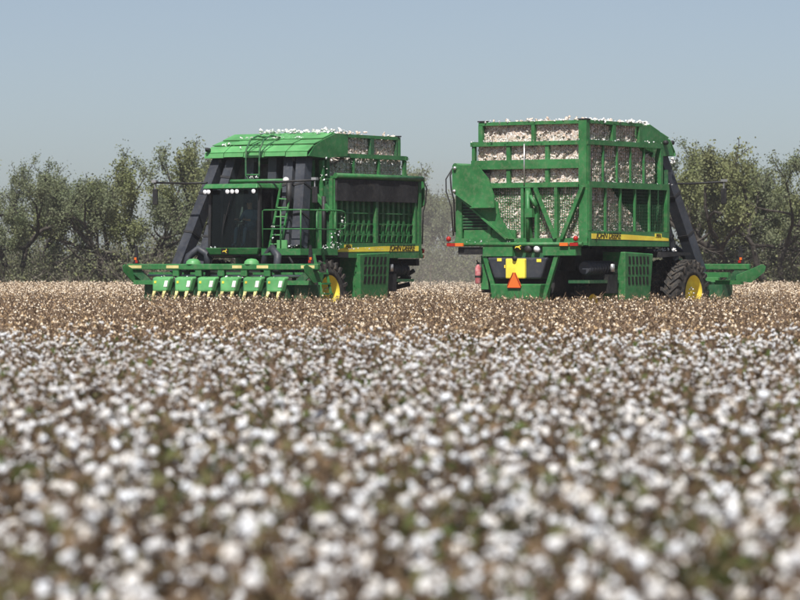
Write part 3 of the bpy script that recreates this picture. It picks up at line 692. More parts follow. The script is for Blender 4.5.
    for (a, b) in ((-3.12, -2.68), (-1.60, -1.22), (-.72, -.40), (1.42, 1.84), (2.70, 3.15)):
        bx('yellow_decal', 'cream', a, b, 1.799, 1.806, 1.61, 1.69, parent=hb)
    bx('header_rear_beam', 'green', -2.9, 2.9, 1.05, 1.20, 1.36, 1.50)
    P('header_tube', 'steel', lambda m: m.tube([(-2.7, 1.5, 1.40), (2.7, 1.5, 1.40)], .035, 8))
    for s in (1, -1):
        bx('header_lower_beam', 'green', s * 2.2, s * 3.0, 1.62, 1.78, 1.16, 1.28)
        P('end_bracket', 'darkgreen', lambda m: m.prism([(s * 3.22, 1.58), (s * 2.80, 1.58), (s * 2.35, 1.17), (s * 2.60, 1.17)], lambda u, v, w: (u, 1.68 + w, v), .06))
        fo = .02 if front_view else .48
        P('end_fin', 'green', lambda m: m.prism([(1.30, 1.25), (1.30, 1.42), (2.1, 1.72), (2.2, 1.66), (2.15, 1.50), (1.75, 1.22)], lambda u, v, w: (s * (3.02 + fo * (u - 1.3) + w), u, v), .03))
        bx('end_gearbox', 'darkgreen', s * 2.32, s * 2.75, 1.0, 1.6, .6, 1.16)
        mk = P('marker_post', 'black', lambda m: m.hexa([(s * 2.86, 1.71, 1.73), (s * 3.04, 1.71, 1.73), (s * 3.04, 1.74, 1.73), (s * 2.86, 1.74, 1.73)],
                                                        [(s * 2.90, 1.71, 2.24), (s * 2.96, 1.71, 2.24), (s * 2.96, 1.74, 2.24), (s * 2.90, 1.74, 2.24)]))
        bx('reflector', 'orange', s * 2.92, s * 2.99, 1.69, 1.755, 1.84, 1.91, parent=mk)
        P('marker_lamp', 'red', lambda m: m.box(s * 2.88, s * 2.96, 1.685, 1.75, 1.76, 1.83), mk)
    for xx in (1.05, -.92):
        P('gearbox_dome', 'hood', lambda m: m.lathe([(.0, .21), (.08, .19), (.14, .12), (.16, .001)], 'z', (xx, 1.62, 1.72), 18))
    for i in range(6):
        xc = (i - 2.5) * .77
        u = P('row_unit', 'darkgreen', lambda m: (m.hexa([(xc - .30, .75, .25), (xc + .30, .75, .25), (xc + .26, 1.80, .25), (xc - .26, 1.80, .25)],
                                                         [(xc - .30, .75, 1.28), (xc + .30, .75, 1.28), (xc + .26, 1.78, 1.22), (xc - .26, 1.78, 1.22)])), bevel=.02)
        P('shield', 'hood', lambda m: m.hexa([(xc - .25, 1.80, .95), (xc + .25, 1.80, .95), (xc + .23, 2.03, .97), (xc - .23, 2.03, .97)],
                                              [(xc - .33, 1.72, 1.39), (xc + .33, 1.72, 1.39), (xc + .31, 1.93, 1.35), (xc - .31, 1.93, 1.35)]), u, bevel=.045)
        P('reflective_patch', 'white', lambda m: m.hexa([(xc - .25, 1.95, 1.10), (xc - .14, 1.95, 1.10), (xc - .14, 2.008, 1.10), (xc - .25, 2.008, 1.10)], [(xc - .26, 1.90, 1.27), (xc - .15, 1.90, 1.27), (xc - .15, 1.963, 1.27), (xc - .26, 1.963, 1.27)]), u)
        bx('warning_label', 'yellow', xc + .14, xc + .20, 1.95, 1.982, 1.20, 1.26, parent=u)
        P('lid_knob', 'green', lambda m: m.lathe([(0, .05), (.05, .045), (.07, .001)], 'z', (xc + .02, 1.86, 1.31), 10), u)
        for s in (1, -1):
            P('stalk_lifter', 'cream', lambda m: m.hexa([(xc + s * .17 - .02, 2.10, .74), (xc + s * .17 + .02, 2.10, .74), (xc + s * .17 + .02, 2.14, .74), (xc + s * .17 - .02, 2.14, .74)],
                                                        [(xc + s * .17 - .05, 1.96, .99), (xc + s * .17 + .05, 1.96, .99), (xc + s * .17 + .05, 2.01, .99), (xc + s * .17 - .05, 2.01, .99)]), u)
        if i < 5:
            xh = xc + .385
            bx('hanger', 'darkgreen', xh - .05, xh + .05, 1.60, 1.74, .75, 1.57)
            bx('hanger_plate', 'green', xh - .10, xh + .10, 1.74, 1.78, 1.40, 1.58)
    br('tilt_link', 'black', (-1.6, .9, 2.0), (-2.2, 1.5, 1.75), .04)
    br('lift_arm', 'black', (-.6, .4, 1.4), (-.6, 1.6, 1.45), .12)
    br('lift_arm', 'black', (.6, .4, 1.4), (.6, 1.6, 1.45), .12)
    return root

D0 = 95.0
KZR = 0.95
left_loc = (at(258.5, D0), D0, 0); right_loc = (at(617.5, D0), D0, 0)
LEFT_RZ = math.pi - PHI; RIGHT_RZ = -PHI
picker_left = make_picker(left_loc, LEFT_RZ, -0.30, 1.0, 'green cotton picker facing the camera, six picking units and cab in front', 5.0, True)
picker_right = make_picker(right_loc, RIGHT_RZ, 0.0, KZR, 'green cotton picker seen from behind with orange hazard triangle and full basket', 4.84, False)

# ---- fire extinguisher strapped to the rear frame of the right machine
def local(loc, rz, p):
    c, s = math.cos(rz), math.sin(rz)
    return (loc[0] + c * p[0] - s * p[1], loc[1] + s * p[0] + c * p[1], loc[2] + p[2])
fe = empty('fire_extinguisher', local(right_loc, RIGHT_RZ, (-1.33, -5.22, 1.20)), RIGHT_RZ)
tag(fe, 'faded red fire extinguisher on the rear frame of the right-hand picker', 'extinguisher')
MB().lathe([(0, .001), (0, .07), (.02, .08), (.42, .08), (.48, .05), (.52, .025)], 'z', (0, 0, 0), 16).build('cylinder', 'pinkred', fe)
MB().lathe([(.16, .083), (.22, .083)], 'z', (0, 0, 0), 16).build('strap', 'black', fe)
mb = MB(); mb.box(-.025, .025, -.03, .03, .52, .58); mb.bar((0, -.02, .58), (.02, -.12, .63), .025, .015); mb.build('valve', 'black', fe)
MB().tube([(.02, 0, .56), (.11, 0, .52), (.12, 0, .35), (.10, 0, .15)], .014, 6).build('hose', 'black', fe)

# ------------------------------------------------------------------ cotton in the baskets
def lumps(mb_or_tt, pts, rmin, rmax, rng, mi=0):
    V0, T0 = ICO0
    for p in pts:
        r = rng.uniform(rmin, rmax)
        d = 1 + .35 * rng.normal(size=len(V0)).clip(-1.2, 1.2)
        A = rng.normal(size=(3, 3)) * .22 + np.eye(3)
        mb_or_tt.add((V0 * d[:, None]) @ A * r + p, T0, mi)

def cotton_load(loc, rz, dz, kz, name_label, fill_low):
    rng = np.random.default_rng(3 if dz else 4)
    tt = TT()
    # stacked blocks follow the tiers; sides are rough sheets of noise
    def block(x0, x1, y0, y1, z0, z1, amp, dome=0.0, slope=None):
        n = 30
        def face(fn, nu, nv):
            U, W = np.meshgrid(np.linspace(0, 1, nu), np.linspace(0, 1, nv), indexing='ij')
            Pt = fn(U.ravel(), W.ravel()); Pt = Pt + rng.normal(size=Pt.shape) * amp
            T = []
            for i in range(nu - 1):
                for j in range(nv - 1):
                    a = i * nv + j; T += [(a, a + nv, a + nv + 1), (a, a + nv + 1, a + 1)]
            tt.add(Pt, T, 0)
        nx = int((x1 - x0) / .09); ny = int((y1 - y0) / .09); nz = max(3, int((z1 - z0) / .09))
        zt = (lambda yy: z1 if slope is None else z0 + (z1 - z0) * np.clip((slope[1] - yy) / (slope[1] - slope[0]), .02, 1))
        face(lambda u, w: np.stack([x0 + u * (x1 - x0), np.full_like(u, y0), z0 + w * (zt(np.full_like(u, y0)) - z0)], 1), nx, nz)
        face(lambda u, w: np.stack([x0 + u * (x1 - x0), np.full_like(u, y1), z0 + w * (zt(np.full_like(u, y1)) - z0)], 1), nx, nz)
        for xx in (x0, x1):
            face(lambda u, w: np.stack([np.full_like(u, xx), y0 + u * (y1 - y0), z0 + w * (zt(y0 + u * (y1 - y0)) - z0)], 1), ny, nz)
        face(lambda u, w: np.stack([x0 + u * (x1 - x0), y0 + w * (y1 - y0), zt(y0 + w * (y1 - y0)) + dome * np.sin(u * math.pi) * np.sin(w * math.pi) + 0 * u], 1), nx, ny)
        # tufts pushed against the screens
        k = int(((x1 - x0) + (y1 - y0)) * (z1 - z0) * 190)
        for _ in range(k):
            side = rng.integers(0, 3); yy = rng.uniform(y0, y1); zz = z0 + rng.uniform(0, 1) * (zt(yy) - z0)
            p = (x1, yy, zz) if side == 0 else (x0, yy, zz) if side == 1 else (rng.uniform(x0, x1), y0, z0 + rng.uniform(0, 1) * (zt(y0) - z0))
            lumps(tt, [np.array(p)], .015, .042, rng)
    YB, YF = -5.15, -.77
    block(-1.70, 1.90, YB + .12, YF - .2, 2.34 + dz, 3.90 + dz, .03, slope=(YB + 1.3, YB + 3.6) if fill_low else None)
    block(-1.42, 1.87, YB + .12, YF - .55, 3.90 + dz, 5.02 + dz, .03, slope=(YB + 2.6, YB + 7.5))
    block(-1.24, 1.84, YB + .13, -2.3, 5.02 + dz, 5.60 + dz, .028, dome=.12)
    # loose tufts along the rims
    for _ in range(90):
        t = rng.integers(0, 3)
        if t == 0: p = (rng.uniform(-1.3, 1.9), YB + .12 + rng.uniform(-.05, .1), 5.62 + rng.uniform(0, .10) + dz)
        elif t == 1: p = (rng.choice([-1.25, 1.86]), rng.uniform(YB, -2.3), 5.62 + rng.uniform(0, .10) + dz)
        else: p = (rng.uniform(-1.2, 1.8), rng.uniform(YB, -2.3), 5.66 + rng.uniform(0, .14) + dz)
        lumps(tt, [np.array(p)], .02, .06, rng)
    V_, T_, MI_ = tt.arr(); hi = V_[:, 2] > 2.2 + dz; V_[hi, 2] = 2.2 + dz + (V_[hi, 2] - 2.2 - dz) * kz
    me = tri_mesh('cotton_load', V_, T_, MI_, ['load'], smooth=True)
    o = bpy.data.objects.new('cotton_load', me); COL.objects.link(o); o.location = loc; o.rotation_euler.z = rz
    tag(o, name_label, 'cotton')
    return o
cotton_load(left_loc, LEFT_RZ, -.30, 1.0, 'picked cotton heaped in the basket of the camera-facing picker', False)
cotton_load(right_loc, RIGHT_RZ, 0.0, KZR, 'picked cotton heaped in the basket of the picker with hazard triangle', True)

def loose_lint(loc, rz, dz, kz, label, spots):
    rng = np.random.default_rng(8); tt = TT()
    for (p, sp, n, r) in spots:
        for _ in range(n):
            q = np.array(p) + rng.uniform(-1, 1, 3) * np.array(sp)
            if p[2] > 2.9: q[2] = zmap(q[2], dz, kz)
            lumps(tt, [q], r * .25, r * .65, rng)
    me = tri_mesh('loose_lint', *tt.arr(), ['lint'])
    o = bpy.data.objects.new('loose_lint', me); COL.objects.link(o); o.location = loc; o.rotation_euler.z = rz
    tag(o, label, 'lint', kind='stuff')
loose_lint(left_loc, LEFT_RZ, -.30, 1.0, 'white cotton lint lying on the hood and rails of the camera-facing picker',
           [((.1, -.75, 5.55), (1.1, .25, .02), 60, .055), ((-.5, -1.4, 5.74), (1.3, .4, .05), 90, .08), ((1.25, -.25, 5.36), (.12, .1, .03), 10, .06),
            ((.6, .02, 5.18), (.02, .04, .10), 7, .035), ((-.05, .27, 4.42), (.15, .03, .04), 8, .05), ((-.3, .56, 4.36), (.05, .02, .1), 5, .03),
            ((-2.2, -.6, 2.4), (.05, .25, .25), 18, .045), ((-2.2, -.95, 2.9), (.04, .1, .25), 9, .04), ((-1.95, .9, 2.2), (.25, .2, .04), 16, .05), ((-1.25, 1.05, 2.55), (.1, .05, .2), 5, .06),
            ((-2.1, -.5, 2.2), (.1, .5, .06), 24, .05), ((-1.75, -.70, 4.6), (.25, .06, .5), 12, .05), ((.7, 1.2, 2.19), (.12, .03, .01), 4, .04),
            ((-2.1, -2.5, 4.85), (.04, 1.6, .04), 14, .03), ((0, 1.75, 1.36), (2.4, .05, .03), 26, .045), ((-2.15, -2.2, 2.16), (.03, 1.0, .02), 12, .03)])
loose_lint(right_loc, RIGHT_RZ, 0.0, KZR, 'white cotton lint lying on the rims and hood of the picker with hazard triangle',
           [((.3, -5.1, 5.70), (1.6, .08, .03), 40, .05), ((1.9, -3.6, 5.70), (.1, 1.4, .05), 46, .07), ((1.5, -1.6, 5.72), (.2, .35, .05), 30, .08),
            ((1.98, -2.9, 5.16), (.05, 1.9, .03), 26, .035), ((.1, -5.2, 5.14), (1.7, .05, .02), 22, .03), ((1.85, -.2, 4.68), (.06, .10, .06), 6, .07),
            ((2.05, -2.5, 3.99), (.05, 1.9, .02), 14, .03), ((-.9, -5.3, 2.33), (.9, .06, .03), 10, .035), ((1.8, -.6, 2.12), (.4, .3, .04), 18, .07)])

# ------------------------------------------------------------------ the driver behind the windscreen
def driver():
    loc = local(left_loc, LEFT_RZ, (0, .42, 2.64))
    root = empty('person', loc, LEFT_RZ)
    tag(root, 'person in blue clothes sitting at the wheel of the picker', 'person')
    J = {'pelvis': (0, -.02, .08, .15), 'belly': (0, -.06, .28, .15), 'chest': (0, -.06, .46, .17), 'neck': (0, -.03, .60, .065), 'head': (0, 0, .68, .07), 'skull': (0, .01, .76, .095), 'crown': (0, 0, .83, .085)}
    E = [('pelvis', 'belly'), ('belly', 'chest'), ('chest', 'neck'), ('neck', 'head'), ('head', 'skull'), ('skull', 'crown')]
    for s, n in ((1, 'r'), (-1, 'l')):
        J.update({n + 'sh': (s * .19, -.05, .52, .075), n + 'el': (s * .26, .10, .30, .05), n + 'wr': (s * .15, .34, .30, .032), n + 'ha': (s * .14, .41, .31, .035),
                  n + 'hip': (s * .10, .03, .07, .095), n + 'kn': (s * .15, .42, .06, .07), n + 'an': (s * .15, .48, -.36, .045), n + 'to': (s * .16, .62, -.40, .04)})
        E += [('chest', n + 'sh'), (n + 'sh', n + 'el'), (n + 'el', n + 'wr'), (n + 'wr', n + 'ha'), ('pelvis', n + 'hip'), (n + 'hip', n + 'kn'), (n + 'kn', n + 'an'), (n + 'an', n + 'to')]
        for k, dx in enumerate((-.03, -.01, .01, .03)):
            J[n + 'f%d' % k] = (s * .14 + dx, .47 - abs(dx - .005) * .4, .335, .009); J[n + 'g%d' % k] = (s * .14 + dx, .49, .30, .008)
            E += [(n + 'ha', n + 'f%d' % k), (n + 'f%d' % k, n + 'g%d' % k)]
        J[n + 't'] = (s * .09, .42, .34, .01); E.append((n + 'ha', n + 't'))
    keys = list(J); me = bpy.data.meshes.new('body'); me.from_pydata([J[k][:3] for k in keys], [(keys.index(a), keys.index(b)) for a, b in E], [])
    o = bpy.data.objects.new('body', me); COL.objects.link(o); o.parent = root
    md = o.modifiers.new('skin', 'SKIN')
    for i, k in enumerate(keys):
        d = me.skin_vertices[0].data[i]; d.radius = (J[k][3], J[k][3] * (1 if k in ('head', 'skull', 'crown') else .9)); d.use_root = (k == 'pelvis')
    o.modifiers.new('sub', 'SUBSURF').levels = 1
    # clothes and skin by height and reach: a procedural split on the one body mesh
    m = bpy.data.materials.new('clothed_body'); m.use_nodes = True; n = m.node_tree.nodes; l = m.node_tree.links
    tc = n.new('ShaderNodeTexCoord'); sp = n.new('ShaderNodeSeparateXYZ'); l.new(tc.outputs['Object'], sp.inputs[0])
    g1 = n.new('ShaderNodeMath'); g1.operation = 'GREATER_THAN'; g1.inputs[1].default_value = .60; l.new(sp.outputs['Z'], g1.inputs[0])
    g2 = n.new('ShaderNodeMath'); g2.operation = 'GREATER_THAN'; g2.inputs[1].default_value = .18; l.new(sp.outputs['Z'], g2.inputs[0])
    g3 = n.new('ShaderNodeMath'); g3.operation = 'GREATER_THAN'; g3.inputs[1].default_value = .26; l.new(sp.outputs['Y'], g3.inputs[0])
    mm = n.new('ShaderNodeMath'); mm.operation = 'MULTIPLY'; l.new(g2.outputs[0], mm.inputs[0]); l.new(g3.outputs[0], mm.inputs[1])
    mxm = n.new('ShaderNodeMath'); mxm.operation = 'MAXIMUM'; l.new(mm.outputs[0], mxm.inputs[0]); l.new(g1.outputs[0], mxm.inputs[1])
    mx = n.new('ShaderNodeMix'); mx.data_type = 'RGBA'; mx.inputs['A'].default_value = (.07, .12, .18, 1); mx.inputs['B'].default_value = (.42, .24, .16, 1)
    l.new(mxm.outputs[0], mx.inputs['Factor']); l.new(mx.outputs['Result'], n['Principled BSDF'].inputs['Base Color'])
    me.materials.append(m)
    mb = MB(); mb.lathe([(.78, .115), (.84, .11), (.90, .07), (.92, .001)], 'z', (0, 0, 0), 16); mb.hexa([(-.08, .08, .79), (.08, .08, .79), (.06, .19, .775), (-.06, .19, .775)], [(-.08, .08, .805), (.08, .08, .805), (.06, .19, .79), (-.06, .19, .79)])
    mb.build('cap', 'tarp', root)
    mb = MB(); mb.hexa([(-.018, .09, .70), (.018, .09, .70), (.012, .125, .705), (-.012, .125, .705)], [(-.012, .09, .755), (.012, .09, .755), (.006, .1, .755), (-.006, .1, .755)]); mb.build('nose', 'skin', root)
    mb = MB()
    for s in (1, -1): mb.lathe([(.088, .014), (.1, .010), (.104, .001)], 'y', (s * .036, 0, .758), 8)
    mb.box(-.03, .03, .085, .098, .675, .682)
    mb.build('eyes_and_mouth', 'ink', root)
driver()

# ------------------------------------------------------------------ cotton plants
def boll(tt, p, r, rng, lod, lint=2, burr=3, with_burr=True):
    """an open boll: four fluffy locks of lint spreading from a dry star-shaped burr"""
    p = np.array(p, float); th = rng.uniform(0, 6.28)
    V0, T0 = (ICO1, OCT, OCT)[lod]
    n = 4 if lod == 0 else 3 if lod == 1 else 1
    for k in range(n):
        a = th + k * 6.283 / n + rng.normal() * .25
        o = np.array((math.cos(a), math.sin(a), 0)) * r * rng.uniform(.5, .85) if n > 1 else np.zeros(3)
        o[2] = r * rng.uniform(-.55, .45)
        rr = r * (rng.uniform(.48, .72) if n > 1 else 1.0)
        d = 1 + .22 * rng.normal(size=len(V0)).clip(-1.5, 1.5)
        tt.add(V0 * d[:, None] * np.array((rr, rr, rr * rng.uniform(.9, 1.5))) + p + o, T0, lint)
    if with_burr:
        for k in range(4 if lod == 0 else 2 if lod == 1 else 1):
            a = th + k * math.pi / 2 + .78
            o = np.array((math.cos(a), math.sin(a), 0)); q = np.array((-math.sin(a), math.cos(a), 0))
            b = p - np.array((0, 0, r * .75))
            tt.add([b - q * r * .4, b + q * r * .4, b + o * r * 1.6 + np.array((0, 0, r * .7))], [(0, 1, 2)], burr)

def leafquad(tt, p, s, rng, mi=1):
    d = rng.normal(size=3); d[2] -= .4; d /= np.linalg.norm(d)
    q = np.cross(d, rng.normal(size=3)); q /= np.linalg.norm(q)
    p = np.array(p); m = p + d * s * .55 + np.array((0, 0, .02))
    tt.add([p, m + q * s * .45, p + d * s, m - q * s * .45], [(0, 1, 2), (0, 2, 3)], mi)

def cotton_plant(rng, lod, kind, split=False):
    """returns triangle templates; kind 'open' = unpicked, 'picked' = stripped stalks"""
    tt = TT(); leaves = tt if not split else TT(); bolls = []
    h = rng.uniform(.70, .92)
    top = np.array((rng.uniform(-.08, .08), rng.uniform(-.08, .08), h))
    if lod == 0: tt.tube((0, 0, 0), top, .009, .004, 0, 5)
    elif lod == 1: tt.strip((0, 0, .1), top, .014, 0, rng, .008); tt.strip((0, 0, .1), top, .014, 0, rng, .008)
    else: tt.strip((0, 0, .3), top, .02, 0, rng, .012)
    nb = {0: 22, 1: 18, 2: 7}[lod] if kind == 'open' else {0: 12, 1: 11, 2: 8}[lod]
    if kind == 'far': nb = 8
    for i in range(nb):
        t = .36 + .64 * ((i + rng.uniform(0, 1)) / nb) ** .8
        a = rng.uniform(0, 6.28); L = rng.uniform(.10, .33) * (1.12 - .45 * t)
        base = top * max(.2, t - .14); tip = base + np.array((math.cos(a) * L, math.sin(a) * L, rng.uniform(.08, .18)))
        if lod == 0: tt.tube(base, tip, .005, .003, 0, 4)
        elif kind != 'far' or i % 2: tt.strip(base, tip, .013 if lod == 1 else .02, 0, rng, .008)
        if kind == 'open':
            r = rng.uniform(.011, .023)
            if split: bolls.append((tip + np.array((0, 0, .02)), r))
            else: boll(tt, tip + np.array((0, 0, .02)), r * (1 if lod < 2 else 1.15), rng, lod)
        else:
            pw = .42 if kind == 'picked' else .62
            if rng.uniform() < pw: boll(tt, tip, rng.uniform(.016, .030) * (1.3 if kind == 'far' else 1), rng, 2, 2, 3, False)
            V0, T0 = TET
            tt.add(V0 * rng.uniform(.014, .027) + tip + rng.normal(size=3) * .012, T0, 3)
            for _ in range(2 if kind == 'picked' else 0): tt.strip(tip, tip + rng.normal(size=3) * .09, .012, 0, rng, .006)
    if kind == 'open':
        for i in range({0: 64, 1: 26, 2: 6}[lod]):
            t = rng.uniform(.25, 1.0); a = rng.uniform(0, 6.28); L = rng.uniform(.03, .26)
            leafquad(leaves, top * t + np.array((math.cos(a) * L, math.sin(a) * L, rng.uniform(0, .06))), rng.uniform(.025, .07), rng)
        for i in range(26 if lod == 0 else 12):
            t = rng.uniform(.4, 1.0); a = rng.uniform(0, 6.28); L = rng.uniform(.05, .2); b = top * t
            tt.strip(b, b + np.array((math.cos(a) * L, math.sin(a) * L, rng.uniform(-.02, .12))), .007, 0, rng, .004)
    if split: return tt.arr(), leaves.arr(), bolls
    return tt.arr()

rowdir = np.array((math.sin(PHI), math.cos(PHI))); rownrm = np.array((rowdir[1], -rowdir[0]))
TANH = 400.0 / FPX

def field(d0, d1, row, step, jit, rng, margin=1.2, pad=1.2, lo=None):
    """points on crop rows inside a wedge a little wider than the view"""
    W = TANH * d1 * margin + pad
    n = np.arange(-(W + d1) / row, (W + d1) / row); s = np.arange(-W - 10, (W + d1) * 1.3, step)
    N, S = np.meshgrid(n, s, indexing='ij')
    N = N.ravel() * row + rng.normal(size=N.size) * jit; S = S.ravel() + rng.uniform(-.5, .5, S.size) * step
    P2 = N[:, None] * rownrm + S[:, None] * rowdir
    k = (P2[:, 1] > d0) & (P2[:, 1] < d1) & (np.abs(P2[:, 0]) < TANH * P2[:, 1] * margin + pad)
    return P2[k]

def clear_of_machines(P2):
    keep = np.ones(len(P2), bool)
    for loc, rz in ((left_loc, LEFT_RZ), (right_loc, RIGHT_RZ)):
        dx = P2[:, 0] - loc[0]; dy = P2[:, 1] - loc[1]; c, s = math.cos(-rz), math.sin(-rz)
        lx = c * dx - s * dy; ly = s * dx + c * dy
        keep &= ~((np.abs(lx) < 2.5) & (ly > -5.3) & (ly < 1.8))
    return P2[keep]

# nearest rows: single plants, each with stalk, foliage and bolls of its own
rng = np.random.default_rng(21)
near = field(8.3, 21.5, .80, .145, .16, rng, margin=1.25, pad=.5)
inview = np.abs(near[:, 0]) < TANH * near[:, 1] * 1.02 + .12
order = np.argsort(near[:, 1]); order = order[inview[order]][:300]
singles = near[order]; rest_near = np.delete(near, order, axis=0)

bollmeshes = []
for k in range(6):
    t = TT(); boll(t, (0, 0, 0), .034, rng, 0, 0, 1)
    bollmeshes.append(tri_mesh('boll', *t.arr(), ['lint', 'burr'], smooth=True))
protos = []
for k in range(10):
    st, lf, bl = cotton_plant(rng, 0, 'open', split=True)
    jb = TT()
    for (p, r) in bl: boll(jb, p, r, rng, 0, 0, 1)
    jm = tri_mesh('bolls', *jb.arr(), ['lint', 'burr'], smooth=True)
    protos.append((tri_mesh('cotton_plant', *st, ['stalk']), tri_mesh('foliage', lf[0], lf[1], np.zeros(len(lf[1])), ['leaf']), bl, jm))
for i, (x, y) in enumerate(singles):
    st, lf, bl, jm = protos[i % len(protos)]
    o = bpy.data.objects.new('cotton_plant', st); COL.objects.link(o)
    o.location = (x, y, 0); o.rotation_euler = (R.uniform(-.06, .06), R.uniform(-.06, .06), R.uniform(0, 6.28)); sc_ = R.uniform(.92, 1.12); o.scale = (sc_, sc_, sc_)
    tag(o, 'brown-stalked cotton plant with open white bolls in the blurred rows nearest the camera', 'cotton plant', 'nearest cotton plants')
    f = bpy.data.objects.new('foliage', lf); COL.objects.link(f); f.parent = o
    if i >= 150:          # bolls here are too small and blurred to pick apart singly
        b = bpy.data.objects.new('bolls', jm); COL.objects.link(b); b.parent = o; b['kind'] = 'stuff'
        continue
    for (p, r) in bl:
        b = bpy.data.objects.new('boll', bollmeshes[R.randrange(6)]); COL.objects.link(b); b.parent = o
        b.location = p; s_ = r / .034; b.scale = (s_, s_, s_ * R.uniform(.85, 1.15)); b.rotation_euler = (R.uniform(-.5, .5), R.uniform(-.5, .5), R.uniform(0, 6.28))

def crop(name, pts, templates, mats, label, smin, smax, rng, zoff=0.0):
    n = len(pts); loc = np.column_stack([pts, np.full(n, zoff)])
    V, T, MI = merge(templates, rng.integers(0, len(templates), n), loc, rng.uniform(0, 6.28, n), rng.uniform(smin, smax, n))
    o = bpy.data.objects.new(name, tri_mesh(name, V, T, MI, mats)); COL.objects.link(o)
    tag(o, label, 'cotton', kind='stuff'); return o

mid = field(21.5, 47.0, .80, .185, .16, rng, margin=1.1, pad=1.0)
mid = mid[mid[:, 1] + rng.normal(size=len(mid)) * 1.1 < 40.5]
t1 = [cotton_plant(rng, 1, 'open') for _ in range(12)]
crop('cotton_crop', np.vstack([rest_near, mid]), t1, ['stalk', 'leaf', 'lint', 'burr'], 'white unpicked cotton crop across the middle foreground', .92, 1.12, rng)
brown = clear_of_machines(field(36.0, 101.0, .80, .25, .16, rng, margin=1.1))
brown = brown[brown[:, 1] + rng.normal(size=len(brown)) * 1.1 > 40.0]
t2 = [cotton_plant(rng, 2, 'picked') for _ in range(12)]
crop('picked_cotton_rows', brown, t2, ['stalk', 'leaf', 'lint_far', 'burr_tan'], 'brown picked-over cotton stalks in the band before the machines', .88, 1.06, rng)
far = clear_of_machines(field(101.0, 186.0, 1.3, .42, .4, rng, margin=1.1))
t3 = [cotton_plant(rng, 2, 'far') for _ in range(8)]
crop('far_cotton_crop', far, t3, ['stalk', 'leaf', 'lint_far', 'burr_tan'], 'pale cotton crop behind the machines reaching to the trees', .95, 1.1, rng)

# thin pale stake in the dusty gap
sk = MB().bar((at(430, 150), 150, 0), (at(430.5, 150), 150, 1.72), .07, .05).build('field_stake', 'twig')
tag(sk, 'thin pale stake standing in the dusty gap between the two machines', 'stake')

# ------------------------------------------------------------------ trees
def tree_template(rng, h, spread, nleaf, stems=3, droop=.5, leafsize=.125, bare=.34):
    """mesquite-like: several leaning stems, crooked limbs, fine drooping leaflets at the twig ends"""
    wood = TT(); leaf = TT(); tips = []
    def grow(p, d, L, r, level):
        n = 3; q = p.copy(); dd = d.copy()
        for i in range(n):
            dd = dd + rng.normal(size=3) * .20; dd[2] += .06; dd /= np.linalg.norm(dd)
            q2 = q + dd * L / n; r2 = r * (1 - .22 * (i + 1) / n * 1.2)
            wood.tube(q, q2, max(r * (1 - .22 * i / n), .012), max(r2, .010), 0, 6 if level < 2 else 4 if level < 3 else 3)
            if level >= 3: tips.append((q2.copy(), level))
            if i == 1 and 1 <= level < 4:
                e = dd + rng.normal(size=3) * .8; e /= np.linalg.norm(e); grow(q2, e, L * .6, r * .5, level + 1)
            q = q2
        if level < 4:
            for _ in range(2 if level else 3):
                e = dd + rng.normal(size=3) * (.5 if level else .6); e[2] += .10; e /= np.linalg.norm(e)
                grow(q, e, L * rng.uniform(.50, .86), r * .6, level + 1)
    for s in range(stems):
        a = s * 6.28 / stems + rng.uniform(-.5, .5)
        d = np.array((math.cos(a) * spread, math.sin(a) * spread, 1.0)); d /= np.linalg.norm(d)
        grow(np.array((math.cos(a) * .12, math.sin(a) * .12, -.1)), d, h * .36, .16 * h / 7, 0)
    P_ = np.array([t[0] for t in tips])
    P_ = P_[P_[:, 2] > h * bare]
    k = rng.integers(0, len(P_), nleaf)
    # clumpiness: some tips carry far more leaf than others
    wgt = rng.gamma(.45, 1.0, len(P_)); k = rng.choice(len(P_), nleaf, p=wgt / wgt.sum())
    c = P_[k] + rng.normal(size=(nleaf, 3)) * np.array((.17, .17, .20))
    d = rng.normal(size=(nleaf, 3)); d[:, 2] -= droop; d /= np.linalg.norm(d, axis=1)[:, None]
    q = np.cross(d, rng.normal(size=(nleaf, 3))); q /= np.linalg.norm(q, axis=1)[:, None] + 1e-9
    L = rng.uniform(.6, 1.3, nleaf)[:, None] * leafsize; Wd = L * .34
    V = np.stack([c, c + d * L * .5 + q * Wd, c + d * L, c + d * L * .5 - q * Wd], 1).reshape(-1, 3)
    b = np.arange(nleaf)[:, None] * 4
    T = np.concatenate([b + np.array((0, 1, 2)), b + np.array((0, 2, 3))])
    leaf.add(V, T, 0)
    wv, wt, wm = wood.arr()
    s = h / max(V[:, 2].max(), 1e-3)
    return (wv * s, wt, wm), (V * s, T, np.zeros(len(T)))

trng = np.random.default_rng(5)
TREES = []
for k in range(6):
    w, l_ = tree_template(trng, 8.0, (.55, .75, .45, .65, .9, .5)[k], (18000, 21000, 15000, 19000, 19000, 11000)[k], stems=(2, 3, 2, 3, 3, 2)[k])
    lm = ('leaf_a', 'leaf_a', 'leaf_a', 'leaf_b', 'leaf_b', 'leaf_a')[k]
    TREES.append((tri_mesh('trunk', *w, ['bark'], smooth=True), tri_mesh('crown', *l_, [lm])))

